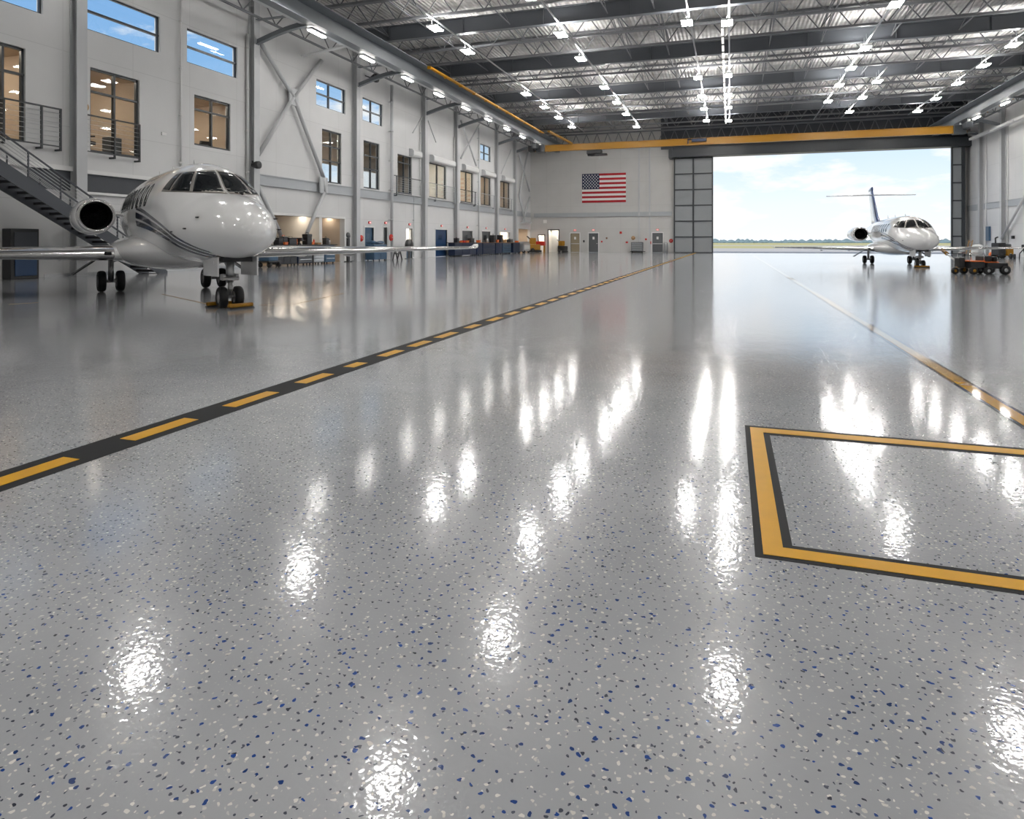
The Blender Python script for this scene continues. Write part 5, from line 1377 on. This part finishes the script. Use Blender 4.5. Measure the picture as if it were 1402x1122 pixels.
# ground power unit
zc = 57; gx, gy = plan(1371, zc); kk = zc / F
t = thing('ground_power_unit', 'black and yellow wheeled power unit against the panel wall', 'machine', (gx, gy, 0), TH)
mb = MB(); mb.bbox(-.55, .05, -.5, .5, .25, 1.35, .08); mb.build('black_tower', M['black'], t, world=False)
mb = MB(); mb.bbox(.06, .72, -.5, .5, .22, 1.0, .08); mb.build('yellow_box', M['yellow'], t, world=False)
mb = MB(); mb.bbox(.1, .6, -.4, .4, 1.0, 1.25, .06); mb.build('control_head', M['grey_door'], t, world=False)
mb = MB(); mb.path([(-.5, 0, 1.3), (-.52, 0, 1.75), (-.3, 0, 1.85)], .06, 8); mb.build('exhaust', M['black'], t, world=False)
for px in (-.35, .5):
    for sy in (-.45, .45):
        mb = MB(); mb.lathe([(.004, -.06), (.2, -.06), (.2, .06), (.004, .06)], (px, sy, .2), 'y', 16); mb.build('wheel', M['rubber'], t, world=False)
x, y = plan(1338.5, 68); cylinder('stout white drum standing by the column near the sliding leaf', x, y, .5, 1.25, 'white_metal', 'chemical_drum', 'drum')
x, y = plan(1351.5, 62); cylinder('slim pale gas cylinder in front of the electrical panel', x, y, .13, 1.15, 'light_cab')
x, y = plan(1384, 56); cylinder('short black bottle beside the power unit', x, y, .12, .45, 'black', 'gas_bottle', 'bottle')
x, y = plan(1389, 55); cylinder('second short black bottle further from the power unit', x, y, .1, .45, 'black', 'gas_bottle', 'bottle')
# small orange compressor
zc = 58; gx, gy = plan(1361, zc)
t = thing('air_compressor', 'small orange and white air compressor beside the power unit', 'compressor', (gx, gy, 0), TH)
mb = MB(); mb.lathe([(.01, -.4), (.16, -.38), (.2, -.3), (.2, .3), (.16, .38), (.01, .4)], (0, 0, .32), 'x', 20); mb.build('tank', M['orange'], t, world=False)
mb = MB(); mb.bbox(-.25, .25, -.15, .15, .52, .85, .05); mb.build('motor', M['white_metal'], t, world=False)
for px in (-.25, .25):
    mb = MB(); mb.lathe([(.004, -.24), (.12, -.24), (.12, -.18), (.004, -.18)], (px, 0, .12), 'y', 14); mb.lathe([(.004, .18), (.12, .18), (.12, .24), (.004, .24)], (px, 0, .12), 'y', 14); mb.build('wheel', M['rubber'], t, world=False)
# hand truck by the leaf
zc = 66; gx, gy = plan(1326, zc)
t = thing('hand_truck', 'light wooden hand truck leaning by the sliding leaf of the doorway', 'hand truck', (gx, gy, 0), TH)
mb = MB(); mb.bar((-.25, 0, .2), (.15, .1, 1.6), .06, .06); mb.bar((.1, 0, .2), (.5, .1, 1.6), .06, .06); mb.bar((.0, .05, .8), (.3, .05, .8), .05, .05); mb.bar((.12, .1, 1.4), (.45, .1, 1.4), .05, .05); mb.build('frame', M['wood'], t, world=False)
mb = MB(); mb.bbox(-.4, .3, -.45, 0, .1, .14, .02); mb.build('toe_plate', M['black'], t, world=False)
for px in (-.35, .25):
    mb = MB(); mb.lathe([(.004, -.05), (.16, -.05), (.16, .05), (.004, .05)], (px, .1, .16), 'x', 14); mb.build('wheel', M['rubber'], t, world=False)
# black tripod stand at the frame edge
zc = 55; gx, gy = plan(1401, zc)
t = thing('equipment_stand', 'thin black stand with curved legs against the panel wall at the picture edge', 'stand', (gx, gy, 0), TH)
mb = MB(); mb.tube((0, 0, .7), (.2, 0, 1.2), .06, 8); mb.bbox(-.1, .4, -.1, .1, .95, 1.2, .04); mb.build('head', M['black'], t, world=False)
for dx, dy in ((-.3, 0), (.3, .25), (.3, -.25)):
    mb = MB(); mb.path([(dx * 1.1, dy * 1.1, 0), (dx, dy, .45), (0, 0, .8)], .04, 8); mb.build('leg', M['black'], t, world=False)
# ================================================================== LIGHT, SKY, CAMERA
w = bpy.data.worlds.new('sky'); sc.world = w; w.use_nodes = True
N, L = w.node_tree.nodes, w.node_tree.links
bg = N['Background']
tc = N.new('ShaderNodeTexCoord'); sp = N.new('ShaderNodeSeparateXYZ'); L.new(tc.outputs['Generated'], sp.inputs[0])
cr = N.new('ShaderNodeValToRGB'); e = cr.color_ramp.elements
e[0].position = 0.0; e[0].color = (0.84, 0.89, 0.93, 1); e[1].position = 0.5; e[1].color = (0.10, 0.27, 0.62, 1)
for p, c in ((0.05, (0.78, 0.86, 0.93, 1)), (0.13, (0.58, 0.74, 0.90, 1)), (0.24, (0.26, 0.48, 0.78, 1))):
    q = e.new(p); q.color = c
L.new(sp.outputs[2], cr.inputs[0])
mp = N.new('ShaderNodeMapping'); mp.inputs['Scale'].default_value = (7, 7, 22); mp.inputs['Location'].default_value = (1.7, 0.4, 0.3)
L.new(tc.outputs['Generated'], mp.inputs[0])
nz = N.new('ShaderNodeTexNoise'); nz.inputs['Scale'].default_value = 1.0; nz.inputs['Detail'].default_value = 7; nz.inputs['Roughness'].default_value = 0.55
L.new(mp.outputs[0], nz.inputs['Vector'])
c2 = N.new('ShaderNodeValToRGB'); c2.color_ramp.elements[0].position = 0.5; c2.color_ramp.elements[1].position = 0.60
L.new(nz.outputs['Fac'], c2.inputs[0])
mx = N.new('ShaderNodeMix'); mx.data_type = 'RGBA'; mx.inputs[7].default_value = (0.90, 0.90, 0.90, 1)
L.new(c2.outputs[0], mx.inputs[0]); L.new(cr.outputs[0], mx.inputs[6]); L.new(mx.outputs[2], bg.inputs['Color'])
bg.inputs['Strength'].default_value = 1.2
sd = bpy.data.lights.new('sun', 'SUN'); sd.energy = 3.2; sd.angle = 0.009; sd.color = (1, 0.96, 0.9)
so = bpy.data.objects.new('sun', sd); COL.objects.link(so)
so.rotation_euler = Vector((0.25, 0.55, -0.8)).to_track_quat('-Z', 'Y').to_euler(); so.location = (0, 60, 60)
cd = bpy.data.cameras.new('camera'); co = bpy.data.objects.new('camera', cd); COL.objects.link(co)
cd.sensor_fit = 'HORIZONTAL'; cd.sensor_width = 36; cd.lens = 36 * F / 1402; cd.shift_y = (HY - 561) / 1402
cd.clip_end = 4000; cd.clip_start = 0.05
co.location = (0, 0, H); co.rotation_euler = (PI / 2, 0, TH)
sc.camera = co
sc.view_settings.view_transform = 'Standard'; sc.view_settings.look = 'None'; sc.view_settings.gamma = 1; sc.view_settings.use_curve_mapping = False
sc.view_settings.exposure = 0.0
sc.cycles.use_denoising = True
sc.cycles.sample_clamp_indirect = 6; sc.cycles.max_bounces = 8; sc.cycles.diffuse_bounces = 4; sc.cycles.glossy_bounces = 4; sc.cycles.transparent_max_bounces = 8
